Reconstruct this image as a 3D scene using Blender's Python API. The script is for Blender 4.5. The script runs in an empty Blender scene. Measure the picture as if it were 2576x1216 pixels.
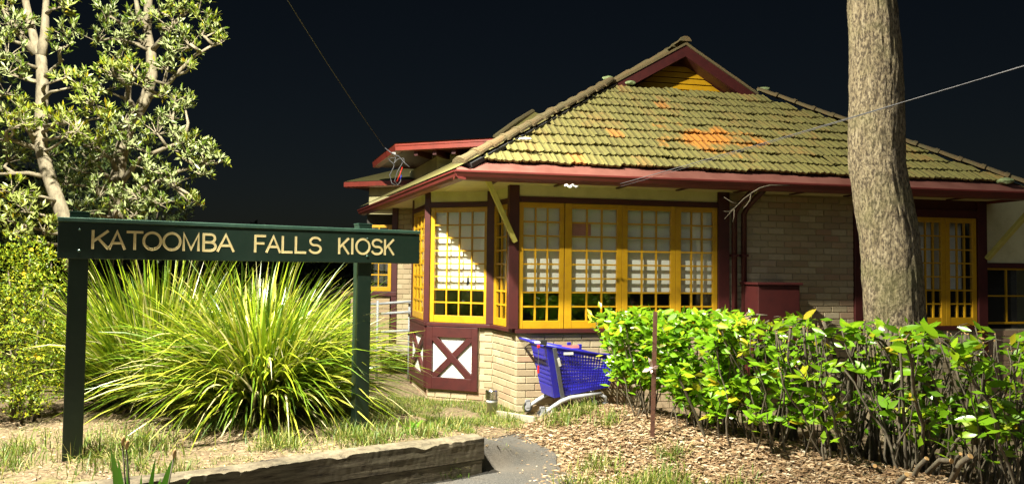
import bpy, bmesh, math, random
import numpy as np
from mathutils import Vector, Matrix, noise

random.seed(7); rng = np.random.default_rng(7)
scene = bpy.context.scene
col = scene.collection
PI = math.pi
rad = math.radians

# ------------------------------------------------------------------ camera
CZ = 1.70
PITCH, ROLL, FOC = rad(2.1), rad(0.63), 1886.0 / 2575.0
cam_d = bpy.data.cameras.new('camera')
cam = bpy.data.objects.new('camera', cam_d); col.objects.link(cam)
CAMR = Matrix.Rotation(PI / 2 + PITCH, 3, 'X') @ Matrix.Rotation(ROLL, 3, 'Z')
cam.matrix_world = Matrix.Translation((0, 0, CZ)) @ CAMR.to_4x4()
cam_d.sensor_width = 36.0; cam_d.lens = 36.0 * FOC
cam_d.clip_start = 0.05; cam_d.clip_end = 2000
scene.camera = cam

# ------------------------------------------------------------------ night sky
world = bpy.data.worlds.new('World'); scene.world = world; world.use_nodes = True
wn = world.node_tree; wn.nodes.clear()
w_out = wn.nodes.new('ShaderNodeOutputWorld'); w_bg = wn.nodes.new('ShaderNodeBackground')
w_sky = wn.nodes.new('ShaderNodeTexSky'); w_sky.sky_type = 'NISHITA'; w_sky.sun_disc = False
w_sky.sun_elevation = rad(24.0); w_sky.sun_rotation = rad(180)
wn.links.new(w_sky.outputs[0], w_bg.inputs[0]); w_bg.inputs[1].default_value = 0.0011
wn.links.new(w_bg.outputs[0], w_out.inputs[0])

# added fill light: the only sun lamp, wide and dim, lifts the shadows
fill_sun_d = bpy.data.lights.new('fill_sun', 'SUN'); fill_sun_d.energy = 0.32; fill_sun_d.angle = rad(70); fill_sun_d.color = (.8, .9, 1)
fill_sun = bpy.data.objects.new('fill_sun', fill_sun_d); col.objects.link(fill_sun)
fill_sun.rotation_euler = (rad(70), 0, rad(-22)); fill_sun.location = (-20, -20, 40)

scene.view_settings.view_transform = 'Standard'; scene.view_settings.look = 'None'
scene.view_settings.exposure = 0.5; scene.view_settings.gamma = 1.0
scene.view_settings.use_curve_mapping = False
scene.render.engine = 'CYCLES'
scene.cycles.use_denoising = True
scene.cycles.max_bounces = 8; scene.cycles.transparent_max_bounces = 16
scene.cycles.caustics_reflective = False; scene.cycles.caustics_refractive = False

LAMP_A = Vector((-3.5, 5.3, 7.4))      # the two heads of the street lamp
LAMP_B = Vector((-2.9, 2.7, 8.0))
POWER_A, POWER_B = 2450.0, 3600.0
LAMP_COL = (1.0, 0.95, 0.80)

# ------------------------------------------------------------------ helpers
def at(u, v, D):
    """point at depth D (metres along y) seen at u, v of a 2575 x 1216 picture"""
    d = CAMR @ Vector(((u - 1287.5) / 1886.0, -(v - 608.0) / 1886.0, -1.0))
    return Vector((0, 0, CZ)) + d * (D / d.y)

def V3(*a): return Vector(a)
WM = {}

def link(o, parent=None, mat=None):
    col.objects.link(o)
    m = mat if mat is not None else Matrix.Identity(4)
    if parent is not None:
        o.parent = parent
        o.matrix_parent_inverse = WM[parent].inverted()
    o.matrix_basis = m
    WM[o] = m.copy()
    return o

def tag(o, label=None, cat=None, group=None, kind=None):
    if label: o['label'] = label
    if cat: o['category'] = cat
    if group: o['group'] = group
    if kind: o['kind'] = kind
    return o

def empty(name, loc, label=None, cat=None, group=None, parent=None):
    o = bpy.data.objects.new(name, None)
    link(o, parent, Matrix.Translation(loc))
    return tag(o, label, cat, group)

class MB:
    def __init__(s): s.v = []; s.f = []; s.smooth = False
    def add(s, vs, fs):
        n = len(s.v); s.v += [tuple(p) for p in vs]; s.f += [tuple(i + n for i in f) for f in fs]; return s
    def box(s, O, ax, ay, az):
        """box with corner O and three edge vectors"""
        O, ax, ay, az = Vector(O), Vector(ax), Vector(ay), Vector(az)
        vs = [O, O + ax, O + ax + ay, O + ay, O + az, O + ax + az, O + ax + ay + az, O + ay + az]
        fs = [(0, 3, 2, 1), (4, 5, 6, 7), (0, 1, 5, 4), (1, 2, 6, 5), (2, 3, 7, 6), (3, 0, 4, 7)]
        if ax.cross(ay).dot(az) < 0: fs = [f[::-1] for f in fs]
        return s.add(vs, fs)
    def bar(s, A, B, w, h, up=(0, 0, 1)):
        A, B = Vector(A), Vector(B); d = (B - A).normalized(); up = Vector(up)
        x = d.cross(up).normalized(); y = x.cross(d).normalized()
        return s.box(A - x * w / 2 - y * h / 2, B - A, x * w, y * h)
    def tube(s, pts, r, n=8, caps=True):
        pts = [Vector(p) for p in pts]; N = len(pts)
        rs = r if hasattr(r, '__len__') else [r] * N
        base = len(s.v); x = None
        for i, p in enumerate(pts):
            d = (pts[min(i + 1, N - 1)] - pts[max(i - 1, 0)]).normalized()
            if x is None: x = d.cross(Vector((0.31, 0.95, 0.05))).normalized()
            x = (x - d * x.dot(d)).normalized(); y = d.cross(x)
            for k in range(n):
                a = 2 * PI * k / n
                s.v.append(tuple(p + (x * math.cos(a) + y * math.sin(a)) * rs[i]))
        for i in range(N - 1):
            for k in range(n):
                k2 = (k + 1) % n
                s.f.append((base + i * n + k, base + i * n + k2, base + (i + 1) * n + k2, base + (i + 1) * n + k))
        if caps:
            s.f.append(tuple(base + k for k in range(n))[::-1]); s.f.append(tuple(base + (N - 1) * n + k for k in range(n)))
        return s
    def lathe(s, O, prof, n=24):
        """prof: list of (radius, z) about vertical axis through O"""
        base = len(s.v)
        for r, z in prof:
            for k in range(n):
                a = 2 * PI * k / n; s.v.append((O[0] + r * math.cos(a), O[1] + r * math.sin(a), O[2] + z))
        for i in range(len(prof) - 1):
            for k in range(n):
                k2 = (k + 1) % n
                s.f.append((base + i * n + k, base + i * n + k2, base + (i + 1) * n + k2, base + (i + 1) * n + k))
        s.f.append(tuple(base + k for k in range(n))[::-1]); s.f.append(tuple(base + (len(prof) - 1) * n + k for k in range(n)))
        return s
    def prism(s, poly, vec):
        poly = [Vector(p) for p in poly]; vec = Vector(vec); n = len(poly)
        fs = [tuple(range(n)), tuple(range(2 * n - 1, n - 1, -1))] + [(i, n + i, n + (i + 1) % n, (i + 1) % n) for i in range(n)]
        nn = Vector((0, 0, 0))
        for i in range(n): nn += poly[i].cross(poly[(i + 1) % n])
        if nn.dot(vec) > 0: fs = [f[::-1] for f in fs]
        return s.add(poly + [p + vec for p in poly], fs)
    def mesh(s, name, mat):
        me = bpy.data.meshes.new(name); me.from_pydata(s.v, [], s.f)
        if mat: me.materials.append(M[mat] if isinstance(mat, str) else mat)
        if s.smooth:
            me.polygons.foreach_set('use_smooth', [True] * len(me.polygons))
        me.update(); return me
    def build(s, name, mat, parent=None, smooth=False, bevel=0.0):
        s.smooth = smooth
        o = bpy.data.objects.new(name, s.mesh(name, mat)); link(o, parent)
        if bevel:
            b = o.modifiers.new('bevel', 'BEVEL'); b.width = bevel; b.segments = 2; b.limit_method = 'ANGLE'
        return o

def inst(name, me, parent, mat):
    return link(bpy.data.objects.new(name, me), parent, mat)

def np_mesh(name, Vn, Fn, mat, smooth=False):
    """big triangle/quad meshes from numpy arrays"""
    me = bpy.data.meshes.new(name); k = Fn.shape[1]
    me.vertices.add(len(Vn)); me.vertices.foreach_set('co', Vn.astype(np.float32).ravel())
    me.loops.add(Fn.size); me.loops.foreach_set('vertex_index', Fn.astype(np.int32).ravel())
    me.polygons.add(len(Fn)); me.polygons.foreach_set('loop_start', np.arange(0, Fn.size, k, dtype=np.int32))
    if smooth: me.polygons.foreach_set('use_smooth', np.ones(len(Fn), bool))
    me.update(calc_edges=True); me.validate()
    me.materials.append(M[mat]); return me

def smooth01(x, a, b):
    t = np.clip((x - a) / (b - a), 0, 1); return t * t * (3 - 2 * t)

# ------------------------------------------------------------------ materials
M = {}
def newmat(name):
    m = bpy.data.materials.new(name); m.use_nodes = True; nt = m.node_tree
    M[name] = m
    return m, nt, nt.nodes['Principled BSDF'], nt.nodes, nt.links

def ramp(nt, fac, stops):
    r = nt.nodes.new('ShaderNodeValToRGB'); e = r.color_ramp.elements
    while len(e) < len(stops): e.new(0.5)
    for i, (p, c) in enumerate(stops): e[i].position = p; e[i].color = (*c, 1)
    nt.links.new(fac, r.inputs[0]); return r.outputs[0]

def noise_tex(nt, scale, detail=4, rough=.55, coord='Object', stretch=None):
    tc = nt.nodes.new('ShaderNodeTexCoord'); n = nt.nodes.new('ShaderNodeTexNoise')
    n.inputs['Scale'].default_value = scale; n.inputs['Detail'].default_value = detail; n.inputs['Roughness'].default_value = rough
    src = tc.outputs[coord]
    if coord == 'World':
        pass
    if stretch:
        mp = nt.nodes.new('ShaderNodeMapping'); mp.inputs['Scale'].default_value = stretch
        nt.links.new(src, mp.inputs[0]); src = mp.outputs[0]
    nt.links.new(src, n.inputs['Vector']); return n.outputs['Fac']

def mixc(nt, fac, a, b, mode='MIX'):
    m = nt.nodes.new('ShaderNodeMix'); m.data_type = 'RGBA'; m.blend_type = mode
    for sock, val in ((m.inputs[0], fac), (m.inputs[6], a), (m.inputs[7], b)):
        if isinstance(val, (int, float)): sock.default_value = val
        elif isinstance(val, tuple): sock.default_value = (*val, 1)
        else: nt.links.new(val, sock)
    return m.outputs[2]

def bump(nt, bsdf, h, strength=.3, dist=.01):
    b = nt.nodes.new('ShaderNodeBump'); b.inputs['Strength'].default_value = strength; b.inputs['Distance'].default_value = dist
    nt.links.new(h, b.inputs['Height']); nt.links.new(b.outputs[0], bsdf.inputs['Normal'])

def worldpos(nt):
    return nt.nodes.new('ShaderNodeNewGeometry').outputs['Position']

def wnoise(nt, scale, detail=4, rough=.55, stretch=None):
    n = nt.nodes.new('ShaderNodeTexNoise'); n.inputs['Scale'].default_value = scale
    n.inputs['Detail'].default_value = detail; n.inputs['Roughness'].default_value = rough
    src = worldpos(nt)
    if stretch:
        mp = nt.nodes.new('ShaderNodeMapping'); mp.inputs['Scale'].default_value = stretch
        nt.links.new(src, mp.inputs[0]); src = mp.outputs[0]
    nt.links.new(src, n.inputs['Vector']); return n.outputs['Fac']

def paint(name, base, dirt, rough=.45, scale=9, amt=(.45, .75), bstr=.08, stretch=None):
    m, nt, b, N, L = newmat(name)
    f = wnoise(nt, scale, 6, .65, stretch)
    c = ramp(nt, f, [(amt[0], base), (amt[1], dirt)])
    L.new(c, b.inputs['Base Color']); b.inputs['Roughness'].default_value = rough
    bump(nt, b, wnoise(nt, 60, 4), bstr, .004)
    return m

paint('yellow_paint', (.484, .269, .009), (.390, .203, .009), .38)
paint('maroon_paint', (.058, .010, .009), (.037, .007, .007), .5)
paint('cream_paint', (.66, .61, .33), (.50, .45, .22), .6, 3)
paint('white_paint', (.80, .80, .76), (.62, .60, .54), .6, 4, (.55, .85))
paint('olive_paint', (.55, .50, .12), (.42, .37, .08), .55)
paint('red_metal', (.26, .042, .026), (.17, .030, .020), .42, 5)
paint('apron_metal', (.21, .085, .066), (.14, .050, .038), .5, 3.2, (.40, .70), .15, (1, 1, 1))
paint('gutter_red_shaded', (.13, .022, .018), (.09, .018, .015), .45, 5)  # the red gutter metal, darkened for the shade on its face
paint('sign_green', (.012, .030, .020), (.018, .036, .025), .42, 14)
paint('sign_cap', (.03, .07, .05), (.05, .10, .07), .35, 14)
paint('letter_gold', (.80, .68, .34), (.70, .55, .24), .45, 40)
paint('cart_blue', (.018, .016, .34), (.030, .028, .22), .42, 22)
paint('cart_grey', (.42, .43, .45), (.30, .31, .33), .35, 18)
paint('frame_grey', (.088, .091, .099), (.061, .061, .066), .4, 18)
paint('dark_plastic', (.02, .02, .022), (.04, .04, .04), .5, 18)
paint('red_plastic', (.55, .03, .02), (.4, .02, .02), .4)
paint('pink_paper', (.75, .25, .25), (.65, .2, .2), .6)
paint('pvc_white', (.72, .72, .68), (.55, .54, .48), .4)
paint('pipe_grey', (.30, .32, .33), (.22, .23, .24), .5)
paint('rust', (.13, .055, .030), (.07, .028, .018), .8, 30, (.35, .7), .5)
paint('ribbon', (.75, .62, .60), (.6, .25, .25), .6, 30)
paint('interior', (.045, .042, .035), (.03, .03, .025), .8)
paint('blind', (.88, .89, .80), (.83, .84, .74), .8, 2.0, (.4, .8), .05)
paint('concrete', (.40, .36, .27), (.28, .25, .18), .85, 12, (.35, .7), .4)
paint('red_sheet', (.60, .28, .24), (.5, .24, .2), .7)
paint('cut_wood', (.62, .40, .17), (.48, .27, .09), .75, 30, (.3, .7), .3)
paint('cable', (.070, .070, .077), (.112, .105, .112), .5)
paint('cable_pale', (.42, .40, .44), (.30, .28, .30), .5)
paint('lamp_grey', (.3, .3, .3), (.22, .22, .22), .4)
paint('flower', (.80, .52, .01), (.72, .42, .01), .6)

m, nt, b, N, L = newmat('chrome')
b.inputs['Base Color'].default_value = (.75, .75, .74, 1); b.inputs['Metallic'].default_value = 1; b.inputs['Roughness'].default_value = .18

m, nt, b, N, L = newmat('lamp_glass')
b.inputs['Base Color'].default_value = (.9, .9, .85, 1)
b.inputs['Emission Color'].default_value = (*LAMP_COL, 1); b.inputs['Emission Strength'].default_value = 2

# window glass: clear with a mirror-like coat that grows at grazing angles
m, nt, b, N, L = newmat('glass')
out = N['Material Output']; N.remove(b)
tr = N.new('ShaderNodeBsdfTransparent'); tr.inputs[0].default_value = (.975, .985, .975, 1)
gl = N.new('ShaderNodeBsdfGlossy'); gl.inputs['Roughness'].default_value = .03
lw = N.new('ShaderNodeLayerWeight'); lw.inputs[0].default_value = .5
fp = N.new('ShaderNodeMath'); fp.operation = 'POWER'; fp.inputs[1].default_value = 4.0; L.new(lw.outputs['Facing'], fp.inputs[0])
fr = N.new('ShaderNodeMath'); fr.operation = 'MULTIPLY_ADD'; fr.inputs[1].default_value = .8; fr.inputs[2].default_value = .045; L.new(fp.outputs[0], fr.inputs[0])
bp = N.new('ShaderNodeBump'); bp.inputs['Strength'].default_value = .25; bp.inputs['Distance'].default_value = .004
L.new(wnoise(nt, 5, 2), bp.inputs['Height']); L.new(bp.outputs[0], gl.inputs['Normal'])
mx = N.new('ShaderNodeMixShader'); L.new(fr.outputs[0], mx.inputs[0]); L.new(tr.outputs[0], mx.inputs[1]); L.new(gl.outputs[0], mx.inputs[2])
L.new(mx.outputs[0], out.inputs[0])

# bricks: each brick its own tint
m, nt, b, N, L = newmat('brick')
oi = N.new('ShaderNodeObjectInfo')
c = ramp(nt, oi.outputs['Random'], [(0, (.37, .30, .18)), (.35, (.43, .355, .22)), (.62, (.34, .265, .16)), (.80, (.38, .24, .15)), (.92, (.47, .40, .26))])
f = wnoise(nt, 22, 6, .7)
c2 = mixc(nt, ramp(nt, f, [(.35, (0, 0, 0)), (.75, (1, 1, 1))]), c, (.27, .21, .12), 'MIX')
c3 = mixc(nt, .45, c, c2); L.new(c3, b.inputs['Base Color']); b.inputs['Roughness'].default_value = .9
bump(nt, b, wnoise(nt, 90, 5), .6, .004)
paint('mortar', (.42, .36, .22), (.33, .28, .17), .95, 20, (.3, .7), .5)

PATCH = (2.765, 9.94, 3.49)
# roof tiles: old terracotta under lichen, weather tint per tile
def tile_mat(name, cols, lich, lo, hi, patch=False):
    m, nt, b, N, L = newmat(name)
    oi = N.new('ShaderNodeObjectInfo')
    c = ramp(nt, oi.outputs['Random'], cols)
    f = wnoise(nt, 9, 8, .72); fm = ramp(nt, f, [(lo, (0, 0, 0)), (hi, (1, 1, 1))])
    c2 = mixc(nt, fm, c, lich)
    if patch:      # orange lichen colony in the middle of the slope
        vm = N.new('ShaderNodeVectorMath'); vm.operation = 'SUBTRACT'; L.new(worldpos(nt), vm.inputs[0]); vm.inputs[1].default_value = PATCH
        vs_ = N.new('ShaderNodeVectorMath'); vs_.operation = 'MULTIPLY'; L.new(vm.outputs[0], vs_.inputs[0]); vs_.inputs[1].default_value = (1 / 1.05, 1 / .7, 1 / .42)
        ln = N.new('ShaderNodeVectorMath'); ln.operation = 'LENGTH'; L.new(vs_.outputs[0], ln.inputs[0])
        nz = N.new('ShaderNodeMath'); nz.operation = 'MULTIPLY_ADD'; L.new(wnoise(nt, 3.2, 5, .7), nz.inputs[0]); nz.inputs[1].default_value = 2.2; nz.inputs[2].default_value = -1.1
        sm = N.new('ShaderNodeMath'); L.new(ln.outputs[1], sm.inputs[0]); L.new(nz.outputs[0], sm.inputs[1])
        rn = N.new('ShaderNodeMath'); rn.operation = 'MULTIPLY_ADD'; L.new(oi.outputs['Random'], rn.inputs[0]); rn.inputs[1].default_value = .7; L.new(sm.outputs[0], rn.inputs[2])
        pm = ramp(nt, rn.outputs[0], [(.55, (1, 1, 1)), (1.0, (0, 0, 0))])
        c2 = mixc(nt, pm, c2, (.42, .17, .022))
    f2 = wnoise(nt, 45, 4, .7); c3 = mixc(nt, ramp(nt, f2, [(.56, (0, 0, 0)), (.72, (.7, .7, .7))]), c2, (.055, .042, .02))
    L.new(c3, b.inputs['Base Color']); b.inputs['Roughness'].default_value = .95
    bump(nt, b, wnoise(nt, 55, 6, .7), .8, .012)
tile_mat('roof_tile', [(0, (.105, .088, .026)), (.3, (.165, .138, .036)), (.6, (.13, .105, .030)), (.86, (.185, .125, .035)), (1, (.26, .14, .04))], (.165, .155, .042), .34, .62, True)
tile_mat('roof_tile_orange', [(0, (.352, .152, .024)), (.5, (.320, .136, .024)), (1, (.368, .176, .036))], (.232, .168, .048), .44, .66)
tile_mat('ridge_tile', [(0, (.140, .093, .040)), (.5, (.158, .098, .040)), (1, (.116, .088, .038))], (.116, .100, .044), .36, .62)

# bark
m, nt, b, N, L = newmat('bark')
f = wnoise(nt, 17, 8, .72, (1, 1, .36)); f2 = wnoise(nt, 2.2, 4); f3 = wnoise(nt, 46, 5, .7, (1, 1, .45))
c = ramp(nt, f, [(.28, (.14, .105, .065)), (.42, (.33, .26, .15)), (.56, (.46, .375, .23)), (.72, (.56, .47, .32))])
c = mixc(nt, ramp(nt, f3, [(.42, (0, 0, 0)), (.56, (1, 1, 1))]), (.10, .075, .048), c)
c = mixc(nt, ramp(nt, f2, [(.48, (0, 0, 0)), (.7, (.6, .6, .6))]), c, (.22, .21, .08))
L.new(c, b.inputs['Base Color']); b.inputs['Roughness'].default_value = .95
ad = N.new('ShaderNodeMath'); L.new(f, ad.inputs[0]); L.new(f3, ad.inputs[1]); bump(nt, b, ad.outputs[0], 1.0, .035)
m, nt, b, N, L = newmat('bark_pale')
f = wnoise(nt, 18, 6, .7, (1, 1, .4))
c = ramp(nt, f, [(.30, (.10, .082, .052)), (.55, (.24, .205, .135)), (.8, (.33, .29, .20))])
L.new(c, b.inputs['Base Color']); b.inputs['Roughness'].default_value = .9; bump(nt, b, f, .5, .01)
m, nt, b, N, L = newmat('twig')
f = wnoise(nt, 30, 5, .7, (1, 1, .3))
c = ramp(nt, f, [(.30, (.05, .04, .026)), (.6, (.13, .108, .07)), (.85, (.22, .19, .13))])
L.new(c, b.inputs['Base Color']); b.inputs['Roughness'].default_value = .9; bump(nt, b, f, .5, .006)

# weathered sleeper timber
m, nt, b, N, L = newmat('sleeper_wood')
f = wnoise(nt, 13, 10, .78, (.30, .30, 3.0))
f2 = wnoise(nt, 3, 4)
c = ramp(nt, f, [(.36, (.02, .015, .010)), (.46, (.11, .088, .055)), (.60, (.20, .17, .11)), (.78, (.34, .30, .22))])
c = mixc(nt, ramp(nt, f2, [(.5, (0, 0, 0)), (.75, (.5, .5, .5))]), c, (.09, .085, .05))
L.new(c, b.inputs['Base Color']); b.inputs['Roughness'].default_value = .95; bump(nt, b, f, .8, .012)
m, nt, b, N, L = newmat('sleeper_top')
f = wnoise(nt, 14, 8, .75, (.5, .5, 2))
c = ramp(nt, f, [(.34, (.10, .08, .06)), (.44, (.50, .47, .41)), (.7, (.74, .71, .64))])
L.new(c, b.inputs['Base Color']); b.inputs['Roughness'].default_value = .95; bump(nt, b, f, .8, .015)

# foliage: tint per leaf (per island or per object)
def leaf_mat(name, stops, under=None, rough=.35, island=True, spec=.5, trans=0.0):
    m, nt, b, N, L = newmat(name)
    if island: src = N.new('ShaderNodeNewGeometry').outputs['Random Per Island']
    else: src = N.new('ShaderNodeObjectInfo').outputs['Random']
    c = ramp(nt, src, stops)
    if under:
        g = N.new('ShaderNodeNewGeometry'); c = mixc(nt, g.outputs['Backfacing'], c, under)
    L.new(c, b.inputs['Base Color']); b.inputs['Roughness'].default_value = rough
    b.inputs['Specular IOR Level'].default_value = spec
    if trans:
        out = N['Material Output']; t = N.new('ShaderNodeBsdfTranslucent'); L.new(c, t.inputs[0])
        mx = N.new('ShaderNodeMixShader'); mx.inputs[0].default_value = trans
        L.new(b.outputs[0], mx.inputs[1]); L.new(t.outputs[0], mx.inputs[2]); L.new(mx.outputs[0], out.inputs[0])
leaf_mat('hedge_leaf', [(0, (.13, .29, .010)), (.5, (.20, .40, .012)), (.86, (.30, .46, .015)), (.96, (.45, .40, .02)), (1, (.52, .36, .02))], None, .27, False, .5, .30)
leaf_mat('hedge_foliage', [(0, (.10, .24, .010)), (.5, (.17, .36, .012)), (.9, (.26, .42, .015)), (1, (.42, .36, .02))], None, .28, True, .5, .30)
leaf_mat('banksia_leaf', [(0, (.05, .10, .012)), (.4, (.10, .165, .018)), (.75, (.18, .235, .025)), (1, (.30, .30, .035))], (.25, .29, .12), .38, True, .45, .10)
leaf_mat('bright_leaf', [(0, (.09, .16, .010)), (.5, (.18, .25, .014)), (.85, (.30, .31, .018)), (1, (.50, .36, .02))], (.24, .28, .07), .38, True, .45, .18)
leaf_mat('bush_leaf', [(0, (.07, .13, .008)), (.5, (.16, .23, .010)), (.85, (.29, .31, .012)), (1, (.40, .34, .015))], None, .45, True, .35, .22)
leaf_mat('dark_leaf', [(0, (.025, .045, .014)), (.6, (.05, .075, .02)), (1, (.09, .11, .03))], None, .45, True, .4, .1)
leaf_mat('far_leaf', [(0, (.005, .009, .004)), (1, (.015, .020, .007))], None, .6, True, .2)
leaf_mat('blade', [(0, (.045, .10, .008)), (.3, (.13, .22, .010)), (.62, (.27, .35, .014)), (.86, (.42, .42, .05)), (1, (.66, .60, .36))], None, .34, True, .45, .20)
leaf_mat('thatch', [(0, (.03, .02, .012)), (.6, (.09, .06, .03)), (.92, (.16, .11, .06)), (1, (.42, .34, .2))], None, .8, True, .2)
leaf_mat('lawn_blade', [(0, (.07, .14, .012)), (.5, (.13, .20, .02)), (.8, (.26, .26, .05)), (1, (.46, .38, .17))], None, .5, True, .35, .2)
leaf_mat('dry_blade', [(0, (.280, .217, .098)), (.6, (.350, .280, .140)), (1, (.154, .175, .042))], None, .7, True, .3, .1)
leaf_mat('litter_leaf', [(0, (.10, .058, .032)), (.3, (.26, .165, .085)), (.6, (.38, .255, .14)), (.85, (.48, .36, .22)), (1, (.60, .50, .36))], None, .6, True, .35, .1)
leaf_mat('strap_leaf', [(0, (.09, .28, .012)), (1, (.16, .40, .02))], None, .35, False, .5, .25)

# ground: dry soil and straw, greener lawn patches, browner patches at random
m, nt, b, N, L = newmat('soil')
f1 = wnoise(nt, 1.1, 6, .6); f2 = wnoise(nt, 26, 6, .7); f3 = wnoise(nt, 5.5, 5, .65)
c = ramp(nt, f2, [(.34, (.07, .045, .025)), (.5, (.20, .145, .08)), (.68, (.34, .26, .165))])
c = mixc(nt, ramp(nt, f3, [(.50, (0, 0, 0)), (.68, (.75, .75, .75))]), c, (.14, .155, .04))
c = mixc(nt, ramp(nt, f1, [(.5, (0, 0, 0)), (.7, (.5, .5, .5))]), c, (.16, .11, .06))
L.new(c, b.inputs['Base Color']); b.inputs['Roughness'].default_value = 1.0
bump(nt, b, f2, 1.0, .03)
m, nt, b, N, L = newmat('asphalt')
f = wnoise(nt, 120, 3, .7); f2 = wnoise(nt, 2.4, 5)
c = ramp(nt, f, [(.32, (.032, .031, .028)), (.55, (.085, .080, .070)), (.75, (.23, .21, .18))])
c = mixc(nt, ramp(nt, f2, [(.45, (0, 0, 0)), (.7, (.7, .7, .7))]), c, (.12, .10, .075))
L.new(c, b.inputs['Base Color']); b.inputs['Roughness'].default_value = .95; bump(nt, b, f, 1.0, .008)
paint('moss', (.16, .22, .07), (.25, .30, .16), .95, 30, (.3, .7), .6)

# ------------------------------------------------------------------ building frame
TH = rad(12.0)
A_ = V3(math.cos(TH), math.sin(TH), 0)       # along the front wall, to the right
B_ = V3(-math.sin(TH), math.cos(TH), 0)      # to the back
Z_ = V3(0, 0, 1)
P1 = V3(.073, 9.2, 0)
P2 = V3(-.238, 9.92, 0)
P3 = V3(-1.129, 10.25, 0)
P4 = V3(-1.50, 11.46, 0)
def W(s, d=0, z=0): return P1 + A_ * s + B_ * d + Z_ * z      # s along the wall, d behind it
def s_at(u, v=700):
    d = CAMR @ Vector(((u - 1287.5) / 1886.0, -(v - 608.0) / 1886.0, -1.0)); d = d / d.y
    o = V3(0, 0, CZ); t = (P1 - o).dot(B_) / d.dot(B_); return (o + d * t - P1).dot(A_)

# ------------------------------------------------------------------ ground
SL0 = V3(-2.335, 4.97, 0); SL1 = V3(-.224, 6.36, 0)
SLD = (SL1 - SL0).normalized(); SLN = V3(-SLD.y, SLD.x, 0)      # behind the sleeper
SLEN = (SL1 - SL0).length
HA, HB = V3(1.28, 7.95, 0), V3(3.55, 4.20, 0)                    # hedge axis
def gz(x, y, fine=True):
    x = np.asarray(x, float); y = np.asarray(y, float)
    a = (x - SL0.x) * SLD.x + (y - SL0.y) * SLD.y
    d = (x - SL0.x) * SLN.x + (y - SL0.y) * SLN.y
    bank = .245 * smooth01(d, .05, .16) * (1 - smooth01(a, SLEN - .05, SLEN + .9)) * (1 - smooth01(y, 7.4, 9.6) * .85)
    bank = bank - .05 * smooth01(-a, .2, 1.5) * smooth01(d, .03, .1)
    hd = HB - HA; hl = hd.length; hx, hy = hd.x / hl, hd.y / hl
    t = np.clip((x - HA.x) * hx + (y - HA.y) * hy, -.3, hl + 1.0)
    dx = x - (HA.x + t * hx); dy = y - (HA.y + t * hy); dist = np.sqrt(dx * dx + dy * dy)
    mound = .26 * np.exp(-(dist / .75) ** 2)
    base = -.045 * smooth01(y, 7.5, 9.0) - .02
    return base + bank + mound

def noise_grid(X, Y):
    out = np.zeros_like(X)
    for k, (s, amp) in enumerate(((.9, .018), (2.7, .012), (7.0, .010), (17., .006))):
        ph = rng.uniform(0, 6, 6)
        out += amp * (np.sin(X * s * 2.1 + ph[0] + 1.7 * np.sin(Y * s * 1.3 + ph[1])) * np.sin(Y * s * 2.3 + ph[2] + 1.5 * np.sin(X * s * 1.1 + ph[3])))
    return out
xs = np.concatenate([[-900, -300, -120, -60, -35, -22, -14, -10], np.arange(-7.5, 7.51, .075), [9, 12, 18, 30, 60, 120, 300, 900]])
ys = np.concatenate([[-600, -200, -60, -20, -8, -2, 1.5], np.arange(3.0, 13.0, .075), [14, 16, 20, 28, 45, 80, 150, 400, 1200]])
GX, GY = np.meshgrid(xs, ys)
near = (1 - smooth01(np.abs(GX), 7, 9)) * smooth01(GY, 2, 3.2) * (1 - smooth01(GY, 12, 14))
onpath = np.exp(-((GX - .05) / .45) ** 2) * (1 - smooth01(GY, 7.6, 8.2))
GZ = gz(GX, GY) + noise_grid(GX, GY) * near * (1 - .85 * onpath)
nx, ny = len(xs), len(ys)
idx = np.arange(nx * ny).reshape(ny, nx)
Fq = np.stack([idx[:-1, :-1], idx[:-1, 1:], idx[1:, 1:], idx[1:, :-1]], -1).reshape(-1, 4)
ground = bpy.data.objects.new('ground', np_mesh('ground', np.stack([GX, GY, GZ], -1).reshape(-1, 3), Fq, 'soil', True))
link(ground); tag(ground, 'dry sandy soil with thin straw and patchy grass', None, None, 'structure')

def ground_z(x, y):
    """height of the built sheet (bilinear)"""
    i = int(np.clip(np.searchsorted(xs, x) - 1, 0, nx - 2)); j = int(np.clip(np.searchsorted(ys, y) - 1, 0, ny - 2))
    tx = (x - xs[i]) / (xs[i + 1] - xs[i]); ty = (y - ys[j]) / (ys[j + 1] - ys[j])
    return float(GZ[j, i] * (1 - tx) * (1 - ty) + GZ[j, i + 1] * tx * (1 - ty) + GZ[j + 1, i] * (1 - tx) * ty + GZ[j + 1, i + 1] * tx * ty)

def ground_arr(x, y):
    i = np.clip(np.searchsorted(xs, x) - 1, 0, nx - 2); j = np.clip(np.searchsorted(ys, y) - 1, 0, ny - 2)
    tx = (x - xs[i]) / (xs[i + 1] - xs[i]); ty = (y - ys[j]) / (ys[j + 1] - ys[j])
    return GZ[j, i] * (1 - tx) * (1 - ty) + GZ[j, i + 1] * tx * (1 - ty) + GZ[j + 1, i] * (1 - tx) * ty + GZ[j + 1, i + 1] * tx * ty

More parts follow.
